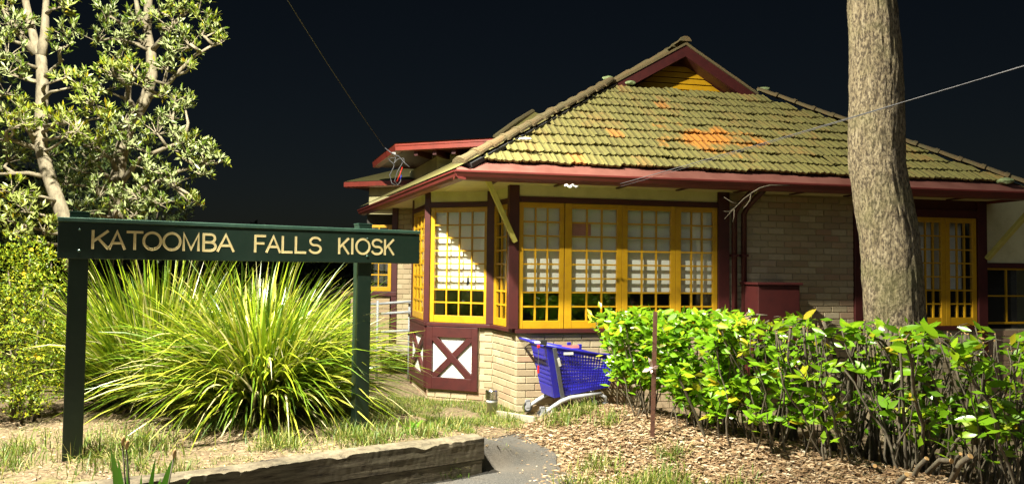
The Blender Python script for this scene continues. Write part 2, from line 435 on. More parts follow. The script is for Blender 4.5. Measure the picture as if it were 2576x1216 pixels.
# asphalt path: a sheet just above the soil, ragged edges
def path_sheet():
    n = 150; m = 22; vs = []; fs = []
    for j in range(n + 1):
        y = -3.0 + 10.75 * j / n
        t = max(0, (y - 6.3) / 1.4)
        xl = -.30 - .03 * math.sin(y * 3.1) - .02 * math.sin(y * 9) + .02 * t
        if y < 6.36: xl = min(xl, -.22 - (6.36 - y) * 1.66)
        xl = max(xl, -3.0)
        xr = .62 + .04 * math.sin(y * 2.7 + 1) + .03 * math.sin(y * 8.3) - .42 * max(0, min(1, (y - 5.9) / 1.75))
        if y > 7.2: k = (y - 7.2) / .55; xl += .20 * k * k; xr -= .10 * k * k
        for i in range(m + 1):
            x = xl + (xr - xl) * i / m
            vs.append((x, y, ground_z(x, y) + .012 + .006 * math.sin(PI * i / m)))
    for j in range(n):
        for i in range(m):
            a = j * (m + 1) + i; fs.append((a, a + 1, a + m + 2, a + m + 1))
    mb = MB(); mb.add(vs, fs)
    o = mb.build('path', 'asphalt', None, True); tag(o, 'worn grey asphalt path with dirt along its edges', None, None, 'structure')
path_sheet()

# ------------------------------------------------------------------ the kiosk
kiosk = empty('kiosk', W(3, 3, 0), 'single storey kiosk with mossy tiled roof, yellow windows and maroon trim', 'building')

# --- brick walls
brick_me = MB()
bw, bh, bd = .225, .076, .10
bmv = bmesh.new(); bmesh.ops.create_cube(bmv, size=1.0)
for v in bmv.verts: v.co = Vector((v.co.x * bw, v.co.y * bd, v.co.z * bh))
bmesh.ops.bevel(bmv, geom=list(bmv.edges), offset=.005, segments=1, affect='EDGES')
brick_mesh = bpy.data.meshes.new('brick'); bmv.to_mesh(brick_mesh); bmv.free(); brick_mesh.materials.append(M['brick'])

def brick_wall(Pa, Pb, z0, z1, s_vis=None, z_vis=0.0, skip=None):
    """wall from Pa to Pb (outer face on the right hand side looking a to b is outward).
    bricks inside s_vis and above z_vis are parts of their own; the rest are one joined part"""
    d = (Pb - Pa); Lw = d.length; ax = d / Lw; n = V3(ax.y, -ax.x, 0)
    base = MB().box(Pa + n * -.012 + Z_ * z0, ax * Lw, n * -.10, Z_ * (z1 - z0)).build('brick_wall', 'mortar', kiosk)
    R3 = Matrix((ax, -n, Z_)).transposed().to_4x4()
    rest = MB(); rows = int((z1 - z0) / .086 + .01)
    for r in range(rows):
        zc = z0 + .086 * r + .043; off = (r % 2) * .1175; s = -off
        while s < Lw - .01:
            a = max(s + .005, 0.0); b_ = min(s + .230, Lw)
            if b_ - a > .05 and not (skip and skip((a + b_) / 2, zc)):
                c = Pa + ax * ((a + b_) / 2) + n * (-.05 + random.uniform(-.002, .003)) + Z_ * zc
                vis = s_vis and s_vis[0] <= (a + b_) / 2 <= s_vis[1] and zc > z_vis
                mw = Matrix.Translation(c) @ R3 @ Matrix.Diagonal((((b_ - a)) / bw, 1, 1 + random.uniform(-.03, .02), 1))
                if vis: inst('brick', brick_mesh, base, mw)
                else: rest.box(Pa + ax * a + n * 0 + Z_ * (zc - .038), ax * (b_ - a), n * -.10, Z_ * .076)
            s += .235
    if rest.v: tag(rest.build('bricks', 'brick', base), kind='stuff')
    return base

zg = -.12
brick_wall(W(0), W(2.62), zg, .93, (0, 1.55), zg + .05)                  # under the long window
brick_wall(P2, P1, zg, .93, (0, 2), zg + .05)
brick_wall(P3, P2, zg, .93, (.0, 2), zg + .02, lambda s, z: s < .735 and z > .10)
brick_wall(P4, P3, zg, .93, (.0, 2), zg + .02, lambda s, z: z > .10)
brick_wall(W(2.80), W(4.66), zg, 2.86, (0, 2), 1.02)                     # dark bay beside the downpipes
brick_wall(W(4.78), W(6.62), zg, .93, (.9, 2), .72)
# solid inner faces and floor so that nothing is open
room = MB()
room.box(W(-.1, 3.6, zg), A_ * 7.4, B_ * .1, Z_ * 2.95)
room.box(W(7.3, .1, zg), A_ * .1, B_ * 3.5, Z_ * 2.95)
room.box(V3(-1.0, 11.6, zg), V3(1.6, .9, 0), V3(-.05, .09, 0), Z_ * 2.95)
room.box(W(.15, .2, .02), A_ * 7.0, B_ * 3.3, Z_ * .05)
room.box(W(2.80, .12, .0), A_ * .05, B_ * 3.4, Z_ * 2.8)
room.build('inner_wall', 'interior', kiosk)

# --- posts, sills, beams
def part_box(name, mat, O, ax, ay, az, parent=kiosk, bevel=.004):
    return MB().box(O, ax, ay, az).build(name, mat, parent, False, bevel)
def beam(name, mat, Pa, Pb, z0, z1, out, inn, parent=kiosk):
    d = Pb - Pa; ax = d.normalized(); n = V3(ax.y, -ax.x, 0)
    return part_box(name, mat, Pa + n * out + Z_ * z0, d, n * -(out + inn), Z_ * (z1 - z0), parent)
ZS, ZT = .978, 2.53      # bottom and top of the sashes
# sills follow the walls round the corner
for Pa, Pb, e0, e1 in ((W(-.03), W(2.81), 0, 0), (P2, P1, .02, -.03), (P3, P2, .0, .0), (P4, P3, 0, .0)):
    ax = (Pb - Pa).normalized()
    beam('sill', 'maroon_paint', Pa - ax * e0, Pb + ax * e1, .925 + random.uniform(0, .004), .976 + random.uniform(-.002, .002), .055, .06)
for Pa, Pb in ((W(.02), W(2.66)), (P2, P1), (P3, P2), (P4, P3)):
    beam('lintel', 'maroon_paint', Pa, Pb, 2.532, 2.60, .022, .06)
    beam('cream_band', 'cream_paint', Pa, Pb, 2.602, 2.95, .0, .05)
def post(P, w, z0=.978, z1=2.93, out=.035, ax=A_, name='post'):
    n = V3(ax.y, -ax.x, 0)
    return part_box(name, 'maroon_paint', P - ax * w / 2 + n * out + Z_ * z0, ax * w, n * -.13, Z_ * (z1 - z0))
post(W(-.055), .125)
axb = (P3 - P2).normalized() * -1
post(P2 + axb * -.035, .11, ax=axb)
post(P3 + V3(-.02, .03, 0), .085, ax=axb)
post(W(2.735), .155, .2)
post(W(4.72), .115, zg, 2.86)
post(W(6.70), .15, zg, 2.86)
post(P4 + V3(0, .08, 0), .08, ax=(P3 - P4).normalized(), z0=zg)

# --- windows
unit_box = MB().box((-.5, -.5, -.5), (1, 0, 0), (0, 1, 0), (0, 0, 1))
bar_me = unit_box.mesh('glazing_bar', 'yellow_paint'); pane_me = unit_box.mesh('pane', 'glass')

def window(Pa, Pb, z0, z1, ncol, nrow, gl0, gl1, zg0, zg1, blind=6, depth=.045, pull=None, back=.075, blind_gap=0.0):
    """sash from Pa to Pb; glass from gl0 to gl1 along it and zg0 to zg1 in height"""
    d = Pb - Pa; Lw = d.length; ax = d / Lw; n = V3(ax.y, -ax.x, 0)
    w = empty('window', Pa + d / 2 + Z_ * z0, parent=kiosk)
    R3 = Matrix((ax, -n, Z_)).transposed().to_4x4()
    fr = MB(); o0 = n * .012; dp = n * -depth
    fr.box(Pa + o0 + Z_ * z0, ax * gl0, dp, Z_ * (z1 - z0)); fr.box(Pa + ax * gl1 + o0 + Z_ * z0, ax * (Lw - gl1), dp, Z_ * (z1 - z0))
    fr.box(Pa + ax * gl0 + o0 * .8 + Z_ * z0, ax * (gl1 - gl0), dp, Z_ * (zg0 - z0)); fr.box(Pa + ax * gl0 + o0 * .8 + Z_ * zg1, ax * (gl1 - gl0), dp, Z_ * (z1 - zg1))
    fr.build('sash_frame', 'yellow_paint', w, False, .004)
    cw = (gl1 - gl0) / ncol; rh = (zg1 - zg0) / nrow
    for i in range(1, ncol):
        c = Pa + ax * (gl0 + cw * i) + n * -.006 + Z_ * ((zg0 + zg1) / 2)
        inst('glazing_bar', bar_me, w, Matrix.Translation(c) @ R3 @ Matrix.Diagonal((.020, .026, zg1 - zg0, 1)))
    for j in range(1, nrow):
        c = Pa + ax * ((gl0 + gl1) / 2) + n * -.0085 + Z_ * (zg0 + rh * j)
        inst('glazing_bar', bar_me, w, Matrix.Translation(c) @ R3 @ Matrix.Diagonal((gl1 - gl0, .026, .020, 1)))
    for i in range(ncol):
        for j in range(nrow):
            c = Pa + ax * (gl0 + cw * (i + .5)) + n * -.016 + Z_ * (zg0 + rh * (j + .5))
            tilt = Matrix.Rotation(random.gauss(0, .008), 4, 'X') @ Matrix.Rotation(random.gauss(0, .008), 4, 'Z')
            inst('pane', pane_me, w, Matrix.Translation(c) @ R3 @ tilt @ Matrix.Diagonal((cw - .008, .003, rh - .008, 1)))
    if blind:
        zb = zg1 - rh * blind + .01
        MB().box(Pa + ax * .01 + n * -back + Z_ * zb, ax * (Lw - .02), n * -.012, Z_ * (z1 - zb - .01)).build('blind', 'blind', w)
        if pull:
            px = Pa + ax * pull[0] + n * (-back + .006) + Z_ * pull[1]
            MB().prism([px, px + ax * .03 + Z_ * .02, px + ax * .032 - Z_ * .10, px - ax * .004 - Z_ * .12], n * -.004).build('blind_pull', 'dark_plastic', w)
            if pull[2]: MB().bar(px + ax * .015 - Z_ * .1, px + ax * .02 - Z_ * .26, .004, .004, n).build('pull_cord', 'dark_plastic', w)
    return w

def uwin(u0, u1, g0, g1, ncol=3, pull=None):
    a, b_, c, d = s_at(u0), s_at(u1), s_at(g0), s_at(g1)
    return window(W(a), W(b_), ZS, ZT, ncol, 8, c - a, d - a, 1.075, 2.465, 6, pull=pull, back=.085)
uwin(1304, 1417.5, 1315, 1406, pull=(.36, 1.50, False))
w2 = uwin(1419.5, 1563, 1437, 1550)
uwin(1563.6, 1698, 1577.6, 1685.5)
uwin(1698.6, 1803, 1711.6, 1791.5)
# a pale red sheet just in front of the second sash's blind
s0 = s_at(1437); n_ = -B_
MB().box(W(s0, .079, 2.135), A_ * .275, B_ * .004, Z_ * .17).build('red_sheet', 'red_sheet', w2)
# the canted bay
d23 = P2 - P3; L23 = d23.length; ax23 = d23 / L23
window(P3 + ax23 * .025, P2 - ax23 * .085, ZS, ZT, 4, 8, .06, L23 - .11 - .05, 1.075, 2.465, 6, pull=(.50, 1.60, True), back=.10)
d34 = P3 - P4; L34 = d34.length; ax34 = d34 / L34
window(P4 + ax34 * .03, P3 - ax34 * .05, ZS, ZT, 4, 8, .06, L34 - .08 - .06, 1.075, 2.465, 8, back=.10)
d21 = P1 - P2; L21 = d21.length; ax21 = d21 / L21
window(P2 + ax21 * .03, P1 - ax21 * .11, ZS, ZT, 3, 8, .07, L21 - .14 - .07, 1.075, 2.465, 6, back=.12)
# double window right of the trunk
for a, b_ in ((5.60, 6.105), (6.11, 6.615)):
    window(W(a), W(b_), .985, 2.49, 3, 7, .07, b_ - a - .07, 1.10, 2.42, 5, back=.25)
beam('sill', 'maroon_paint', W(5.5), W(6.63), .93, .983, .04, .06)
beam('lintel', 'maroon_paint', W(4.78), W(6.78), 2.492, 2.60, .03, .06)
beam('cream_band', 'maroon_paint', W(4.78), W(6.78), 2.602, 2.9, .0, .05)
part_box('wall_panel', 'maroon_paint', W(4.78, .02, .94), A_ * .80, B_ * .06, Z_ * 1.55)
# lower addition at the far right: cream panel above a dark sliding window
part_box('wall_panel', 'cream_paint', W(6.78, .06, 1.87), A_ * 1.9, B_ * .06, Z_ * 1.0)
beam('lintel', 'maroon_paint', W(6.775, .05), W(8.7, .05), 1.80, 1.868, .03, .06)
window(W(6.80, .08), W(7.60, .08), 1.0, 1.80, 2, 2, .03, .77, 1.03, 1.77, 0)
window(W(7.61, .08), W(8.4, .08), 1.0, 1.80, 2, 2, .03, .76, 1.03, 1.77, 0)
brick_wall(W(6.78, .06), W(8.5, .06), zg, .93)
part_box('inner_wall', 'interior', W(6.8, 1.6, 0), A_ * 1.8, B_ * .05, Z_ * 2.6)
part_box('end_wall', 'cream_paint', W(8.62, .05, zg), A_ * .1, B_ * 3.6, Z_ * 2.7)

# --- crossed half-timber panels under the bay
def cross_panel(Pa, Pb, z0, z1, w=.085):
    d = Pb - Pa; Lw = d.length; ax = d / Lw; n = V3(ax.y, -ax.x, 0)
    t = empty('timber_panel', Pa + d / 2 + Z_ * z0, parent=kiosk)
    MB().box(Pa + n * .006 + Z_ * z0, d, n * -.05, Z_ * (z1 - z0)).build('infill', 'white_paint', t)
    def rail(p, q, out, ww):
        MB().bar(Pa + ax * p[0] + Z_ * p[1] + n * out, Pa + ax * q[0] + Z_ * q[1] + n * out, .05, ww, ax.cross(Z_) if False else (Z_ if abs(p[1] - q[1]) < 1e-6 else ax if abs(p[0] - q[0]) < 1e-6 else (n.cross((ax * (q[0] - p[0]) + Z_ * (q[1] - p[1])).normalized())))).build('timber', 'maroon_paint', t, False, .004)
    rail((w / 2, z0), (w / 2, z1), .024, w); rail((Lw - w / 2, z0), (Lw - w / 2, z1), .024, w)
    rail((w, z0 + .08), (Lw - w, z0 + .08), .022, .16); rail((w, z1 - .07), (Lw - w, z1 - .07), .022, .14)
    rail((w * .9, z0 + .14), (Lw - w * .9, z1 - .12), .016, w); rail((w * .9, z1 - .12), (Lw - w * .9, z0 + .14), .019, w)
cross_panel(P3 + ax23 * .0, P3 + ax23 * .75, .085, .922)
cross_panel(P4, P3 - ax34 * .02, .085, .922)

# --- eaves: soffit, gutter, apron, roof
EO = .75; SE0, SE1 = -.89, 6.90; SC = (SE0 + SE1) / 2
ZLIP = 2.80; TF, TS = .683, .631
DG = 2.46; RZ = 5.25
def E(s, d, z): return W(s, -EO + d, z)                    # d measured back from the gutter lip
EL = V3(-2.833, 13.9, 2.83)
E0 = E(SE0, 0, ZLIP); E1 = E(SE1, 0, ZLIP)
EL2 = V3(EL.x - .1, EL.y + .3, ZLIP)
ER = E(SE1, 6.0, ZLIP)
dEL = (EL2 - E0); dEL.z = 0; dEL.normalize()
nEL = V3(-dEL.y, dEL.x, 0)                                    # outwards (left)
inL = -nEL

def profile_run(mb, Pa, Pb, outv, prof):
    """sweep prof (list of (out, up)) from Pa to Pb"""
    a = [Pa + outv * o + Z_ * z for o, z in prof]; b_ = [Pb + outv * o + Z_ * z for o, z in prof]; n = len(prof)
    mb.add(a + b_, [(i, (i + 1) % n, n + (i + 1) % n, n + i) for i in range(n)] + [tuple(range(n))[::-1], tuple(range(n, 2 * n))])
gut = [(0, 0), (.012, -.006), (.012, -.022), (-.004, -.040), (-.016, -.072), (-.045, -.098), (-.13, -.105), (-.13, -.012), (-.115, -.012), (-.115, -.07), (-.03, -.07), (-.012, -.02)]
mb = MB(); profile_run(mb, E0, E1, -B_, gut); mb.build('gutter', 'gutter_red_shaded', kiosk, False)
mb = MB(); profile_run(mb, EL2, E0 + nEL * 0, nEL, gut); mb.build('gutter', 'gutter_red_shaded', kiosk, False)
mb = MB(); profile_run(mb, E1, ER, A_, gut); mb.build('gutter', 'gutter_red_shaded', kiosk, False)
# metal apron between gutter and tiles
ap = MB(); n = 60
for k in range(n + 1):
    s = SE0 + .02 + (SE1 - SE0 - .04) * k / n; w_ = .006 * math.sin(k * 1.7) + .004 * math.sin(k * 4.1)
    dd = min(.30, min(s - SE0, SE1 - s) * .95 + .01)
    ap.v += [tuple(E(s, .004, ZLIP - .004)), tuple(E(s, max(dd * .5, .008), ZLIP + dd * .5 * .60 + w_)), tuple(E(s, max(dd, .012), ZLIP + dd * .60))]
for k in range(n):
    for j in range(2):
        a = k * 3 + j; ap.f.append((a, a + 3, a + 4, a + 1))
o = ap.build('apron_flashing', 'apron_metal', kiosk, True)
# soffit: boarded underside
sof = MB()
sof.box(E(SE0 + .10, .10, 2.735), A_ * (SE1 - SE0 - .2), B_ * 1.6, Z_ * .02)
sof.build('soffit', 'cream_paint', kiosk)
sl = [E0 + inL * .10 + dEL * .2, E0 + inL * 1.5 + dEL * 1.2, EL2 + inL * 1.5, EL2 + inL * .10]
MB().prism([V3(p.x, p.y, 2.742) for p in sl], (0, 0, .02)).build('soffit', 'cream_paint', kiosk)
for k in range(9):
    p = E(SE0 + .5 + k * .8, .12, 2.715)
    part_box('rafter_tail', 'maroon_paint', p, A_ * .045, B_ * .5, Z_ * .018)

# roof deck under the tiles
HIPL = E(SC - (RZ - (ZLIP + DG * TF)) / TS, DG, ZLIP + DG * TF)
HIPR = E(SC + (RZ - (ZLIP + DG * TF)) / TS, DG, ZLIP + DG * TF)
zf = HIPL.z
def down(p, k=.05): return p - Z_ * k
T0, T1 = E(SE0 + .06, .06, ZLIP + .05), E(SE1 - .06, .06, ZLIP + .05)
deck = MB(); deck.add([down(T0), down(T1), down(HIPR), down(HIPL)], [(0, 1, 2, 3)])
deck.build('roof_deck', 'roof_tile', kiosk)
RF = E(SC, DG - .02, RZ); RB = E(SC, 7.0, RZ)
BL = EL2 + V3(0, 0, .05); BR = ER + V3(0, 0, .05)
side = MB(); side.add([T0, HIPL, RF, RB, BL + inL * .02], [(1, 2, 3), (1, 3, 4), (1, 4, 0)])
side.build('roof_slope', 'roof_tile', kiosk)
side = MB(); side.add([T1, BR, RB, RF, HIPR], [(4, 0, 1), (4, 1, 2), (4, 2, 3)]); side.build('roof_slope', 'roof_tile', kiosk)

# --- tiles
roof = empty('roof', E(SC, DG / 2, ZLIP + .8), parent=kiosk)
TW, TL = .205, .272
def tile_mesh(seed):
    r = random.Random(seed); xsn = 12; prof = []
    for i in range(xsn + 1):
        t = i / xsn; x = (t - .5) * (TW - .004)
        h = .017 * max(0, math.cos((t - .22) * 2 * PI / .42)) if abs(t - .22) < .105 else 0
        h = .018 * (math.exp(-((t - .18) / .085) ** 2) + math.exp(-((t - .62) / .085) ** 2)) + .012 * (t > .95)
        prof.append((x, h))
    mb = MB(); rows = [(-.02, .030), (0.0, .034), (TL * .55, .022), (TL + .05, .004)]; n = xsn + 1
    j = [r.uniform(-.006, .006) for _ in range(n)]
    for (y, z0) in rows[1:]:
        for i, (x, h) in enumerate(prof): mb.v.append((x, y + j[i], z0 + h))
    for k in range(2):
        for i in range(n - 1):
            a = k * n + i; mb.f.append((a, a + 1, a + n + 1, a + n))
    lo = len(mb.v)
    for i, (x, h) in enumerate(prof): mb.v.append((x, 0.006 + j[i], .008 + h * .8))
    for i in range(n - 1): mb.f.append((i, lo + i, lo + i + 1, i + 1))
    mb.smooth = False
    return mb
tiles = [tile_mesh(k).mesh('roof_tile', 'roof_tile') for k in range(4)]
tiles_o = [tile_mesh(k + 9).mesh('roof_tile', 'roof_tile_orange') for k in range(2)]
FS = math.sqrt(1 + TF * TF); fs_y = (B_ + Z_ * TF).normalized(); fs_n = A_.cross(fs_y).normalized()
RT = Matrix((A_, fs_y, fs_n)).transposed().to_4x4()
ORANGE = {(2, 2.72), (2, 2.93)}
d0 = .17; row = 0; tile_spots = []
while True:
    dd = d0 + row * TL / FS
    if dd + .06 > DG: break
    frac = (dd + .10) / DG; hw0 = SC - SE0; hwt = SC - (HIPL - P1).dot(A_)
    hw = hw0 + (hwt - hw0) * frac
    s = SE0 + .05 + (row % 2) * TW * .5
    while s < SE1:
        if abs(s - SC) < hw - .035: tile_spots.append((row, s, dd))
        s += TW
    row += 1
orange_cells = set()
for r_, ss in ((3, (2.35, 2.55, 2.75, 3.55, 3.75)), (4, (1.95, 2.1, 2.7, 2.9, 3.1, 3.45)), (5, (2.1, 2.3, 2.45, 2.75, 2.95, 3.15, 3.35, 3.6)), (6, (2.6, 2.8, 3.0))):
    pass
ORG = []   # (u, v) of bright tiles: rows of replaced tiles in the middle of the slope
for u, v in ((1790, 318), (1812, 320), (1835, 322), (1862, 326), (1718, 330), (1745, 330), (1772, 334), (1795, 338), (1850, 340), (1880, 345), (1905, 349), (1728, 345), (1858, 358), (1886, 358), (1912, 362), (1835, 371), (1862, 374), (1888, 377), (1812, 368), (1690, 292), (1715, 295), (2030, 386), (1780, 318), (1770, 352), (1905, 372), (1545, 352), (1480, 356)):
    # intersect the view ray with the roof plane
    dr = CAMR @ Vector(((u - 1287.5) / 1886.0, -(v - 608.0) / 1886.0, -1.0)); o_ = V3(0, 0, CZ); q = E(0, 0, ZLIP + .06)
    t = (q - o_).dot(fs_n) / dr.dot(fs_n); h = o_ + dr * t - q; ORG.append((h.dot(A_), h.dot(B_)))
for k, (r_, s, dd) in enumerate(tile_spots):
    org = k % 97 == 5 or False and any(abs(s - os) < TW * .55 and abs(dd + .10 - od) < TL / FS * .52 for os, od in ORG)
    me = random.choice(tiles_o if org else tiles)
    c = E(s, dd, ZLIP + dd * TF + .004)
    j = Matrix.Rotation(random.gauss(0, .022), 4, 'Z') @ Matrix.Rotation(random.gauss(0, .02), 4, 'X') @ Matrix.Rotation(random.gauss(0, .02), 4, 'Y')
    inst('roof_tile', me, roof, Matrix.Translation(c + fs_y * random.uniform(-.02, .02) + fs_n * random.uniform(-.003, .010)) @ RT @ j)

# --- hip caps
def cap_mesh(Lc, r0, r1, drop=.05):
    mb = MB(); n = 9
    for y, r in ((0, r0), (Lc * .14, r0 * 1.0), (Lc * .17, r0 * .84), (Lc, r1)):
        for i in range(n):
            a = PI * i / (n - 1); mb.v.append((r * math.cos(a) * 1.05, y, r * math.sin(a) * .82 - .02))
    for k in range(3):
        for i in range(n - 1):
            a = k * n + i; mb.f.append((a, a + n, a + n + 1, a + 1))
    mb.f.append(tuple(range(n)))
    return mb.mesh('ridge_tile', 'ridge_tile')
def cap_run(Pa, Pb, up, parent, r=.094, Lc=.30, r1=.066):
    d = Pb - Pa; Ln = d.length; y = d / Ln; x = y.cross(up).normalized(); z = x.cross(y)
    me = cap_mesh(Lc + .04, r, r1); k = 0; R3 = Matrix((x, y, z)).transposed().to_4x4()
    while k * Lc < Ln - .12:
        j = Matrix.Rotation(random.gauss(0, .018), 4, 'Z') @ Matrix.Rotation(.03 + random.gauss(0, .02), 4, 'X')
        inst('ridge_tile', me, parent, Matrix.Translation(Pa + y * k * Lc + z * (.035 + random.uniform(-.006, .008))) @ R3 @ j); k += 1
cap_run(T0 + V3(0, 0, .01), HIPL + Z_ * .05, Z_, roof)
cap_run(T1 + V3(0, 0, .01), HIPR + Z_ * .05, Z_, roof)
# dark bar along the left hip, beside the caps
MB().bar(T0 + A_ * .10 + Z_ * .005, HIPL + A_ * .06 + Z_ * .01, .10, .05).build('hip_bar', 'dark_plastic', roof)
# pale patches of mortar / lichen lumps
def lump(p, r, mat, parent, name, sx=1.5):
    bm = bmesh.new(); bmesh.ops.create_icosphere(bm, subdivisions=2, radius=1)
    for v in bm.verts:
        k = 1 + .35 * noise.noise(v.co * 1.7 + p); v.co = Vector((v.co.x * r * sx, v.co.y * r, v.co.z * r * .6)) * k + p
    me = bpy.data.meshes.new(name); bm.to_mesh(me); bm.free(); me.materials.append(M[mat])
    return link(bpy.data.objects.new(name, me), parent)
lump(at(1318, 350, 8.70), .035, 'pvc_white', roof, 'mortar_patch', 2.2)
lump(HIPR + V3(.10, 0, .10), .07, 'moss', roof, 'moss_clump'); lump(HIPL + V3(.30, .02, .06), .055, 'moss', roof, 'moss_clump'); lump(HIPL + V3(-.04, .0, .12), .06, 'moss', roof, 'moss_clump')
lump(at(2530, 455, 9.9), .07, 'moss', roof, 'moss_clump')

# --- gablet
gab = empty('gablet', E(SC, DG + .2, zf), parent=kiosk)
hwg = 1.20
def G(h, d, z): return E(SC + h, d, z)
yz = zf - .02
MB().prism([G(-hwg, DG + .30, yz), G(hwg, DG + .30, yz), G(0, DG + .30, RZ - .06)], B_ * .04).build('gable_wall', 'maroon_paint', gab)
nb = 6
for k in range(nb):      # yellow weatherboards
    z0 = yz + .02 + k * .093; z1 = z0 + .085; hw = (RZ - .20 - z1) / .66
    if hw < .06: break
    hw2 = (RZ - .20 - z0) / .66
    MB().prism([G(-hw2, DG + .262, z0), G(hw2, DG + .262, z0), G(hw, DG + .285, z1), G(-hw, DG + .285, z1)], B_ * .014).build('weatherboard', 'yellow_paint', gab)
for sg in (-1, 1):
    a = G(sg * hwg * 1.02, DG - .0, zf + .03); b_ = G(0, DG - .0, RZ - .03)
    d = (b_ - a).normalized(); up = d.cross(B_) * (1 if sg > 0 else -1)
    if up.z < 0: up = -up
    MB().box(a - up * .17, b_ - a, B_ * .035, up * .15).build('barge_board', 'maroon_paint', gab, False, .004)
    # verge tiles along the top of the barge board
    MB().box(a - up * .018 - B_ * .02, (b_ - a), B_ * .35, up * .035).build('verge', 'ridge_tile', gab)
    Lr = (b_ - a).length; me = cap_mesh(.40, .10, .082); R3 = Matrix((d.cross(up), d, up)).transposed().to_4x4()
    for k in range(int(Lr / .36)):
        inst('verge_tile', me, gab, Matrix.Translation(a + d * k * .36 + B_ * .12 + up * .015) @ R3 @ Matrix.Rotation(.05, 4, 'X'))
    # undersides (soffit of the gablet)
    MB().box(a - up * .172 + B_ * .036, b_ - a, B_ * .30, up * .02).build('gablet_soffit', 'maroon_paint', gab)
cap_run(G(0, DG + .0, RZ + .0), G(0, DG + 4.4, RZ + .0), Z_, roof)

# --- brace at the corner, downpipes, meter box, brace at the right
MB().bar(V3(.035, 9.10, 2.04), at(1226, 452, 8.72), .055, .07, B_).build('eave_brace', 'olive_paint', kiosk, False, .004)
MB().bar(W(6.76, -.04, 1.92), W(7.05, -.62, 2.72), .055, .07, A_).build('eave_brace', 'olive_paint', kiosk, False, .004)
for u in (1842, 1866):
    s = s_at(u, 600); p = W(s, -.05, 0)
    mb = MB(); mb.tube([p + Z_ * .02, p + Z_ * 2.45, p + Z_ * 2.55 - B_ * .10, p + Z_ * 2.72 - B_ * .48], .036, 10); o = mb.build('downpipe', 'maroon_paint', kiosk, True)
    for z in (.9, 1.9): MB().box(p + A_ * -.045 + Z_ * z - B_ * .042, A_ * .09, B_ * .085, Z_ * .03).build('pipe_bracket', 'maroon_paint', o)
box_o = empty('meter_box', W(3.22, -.15, .3), parent=kiosk)
sA, sB = s_at(1868, 706), s_at(1968, 706)
MB().box(W(sA - .02, -.42, .30), A_ * (sB - sA), B_ * .41, Z_ * 1.24).build('cabinet', 'maroon_paint', box_o, False, .006)
MB().box(W(sA - .05, -.45, 1.542), A_ * (sB - sA + .06), B_ * .46, Z_ * .03).build('lid', 'maroon_paint', box_o, False, .004)

# --- loose white rag and twig on the gutter are things of their own, further down

# --- rear wing: higher eave on canted walls
RC = V3(-2.046, 13.0, 0); RR = V3(-.166, 12.3, 0); RL = V3(-2.513, 14.3, 0); RZ2 = 3.86
d1 = (RR - RC).normalized(); n1 = V3(d1.y, -d1.x, 0)
mb = MB(); profile_run(mb, RC + Z_ * RZ2, RR + d1 * .9 + Z_ * RZ2, n1, [(0, 0), (.016, -.01), (.016, -.035), (0, -.045), (0, -.115), (-.12, -.12), (-.12, -.01)])
mb.build('rear_gutter', 'red_metal', kiosk)
d2 = (RL - RC).normalized(); n2 = V3(-d2.y, d2.x, 0)
mb = MB(); profile_run(mb, RC + Z_ * RZ2, RL + d2 * 1.0 + Z_ * RZ2, n2, [(0, 0), (.016, -.01), (0, -.115), (-.12, -.12), (-.12, -.01)])
mb.build('rear_gutter', 'red_metal', kiosk)
pk = V3(.40, 14.2, 4.02)
mb = MB(); a = RC + Z_ * (RZ2 + .02); b_ = RR + d1 * .9 + Z_ * (RZ2 + .02); c = RL + d2 + Z_ * (RZ2 + .02)
bk = V3(1.6, 16.5, 4.05)
mb.add([a, b_, pk, c, bk, V3(.9, 12.6, 4.2)], [(0, 1, 2), (0, 2, 4, 3), (1, 5, 2)]); mb.build('rear_roof', 'roof_tile', kiosk)
MB().add([at(1240, 352, 13.0), at(1340, 280, 13.9), at(1470, 330, 13.2), at(1340, 290, 17)], [(0, 2, 1), (0, 1, 3)]).build('rear_roof', 'roof_tile', kiosk)
MB().tube([at(1245, 345, 13.0), at(1300, 305, 13.5), at(1340, 281, 13.9)], .05, 8).build('rear_hip', 'ridge_tile', kiosk)
mb = MB(); so = [a - n1 * .10 - n2 * .1, b_ - n1 * .1, b_ - n1 * .9, c - n2 * .9, c - n2 * .1]
mb.prism([V3(p.x, p.y, RZ2 - .10) for p in so], (0, 0, .02)); mb.build('rear_soffit', 'maroon_paint', kiosk)
wc = RC - n1 * .55 - n2 * .50
MB().box(V3(wc.x, wc.y, 2.4), d1 * 2.9, -n1 * .1, Z_ * 1.36).build('rear_wall', 'cream_paint', kiosk)
MB().box(V3(wc.x, wc.y, 2.4), d2 * 2.4, -n2 * .1, Z_ * 1.36).build('rear_wall', 'cream_paint', kiosk)
for k in range(6):
    p = RC + d1 * (.30 + k * .36) - n1 * .12 + Z_ * (RZ2 - .20)
    MB().box(p, d1 * .07, -n1 * .55, Z_ * .10).build('rafter_end', 'maroon_paint', kiosk)
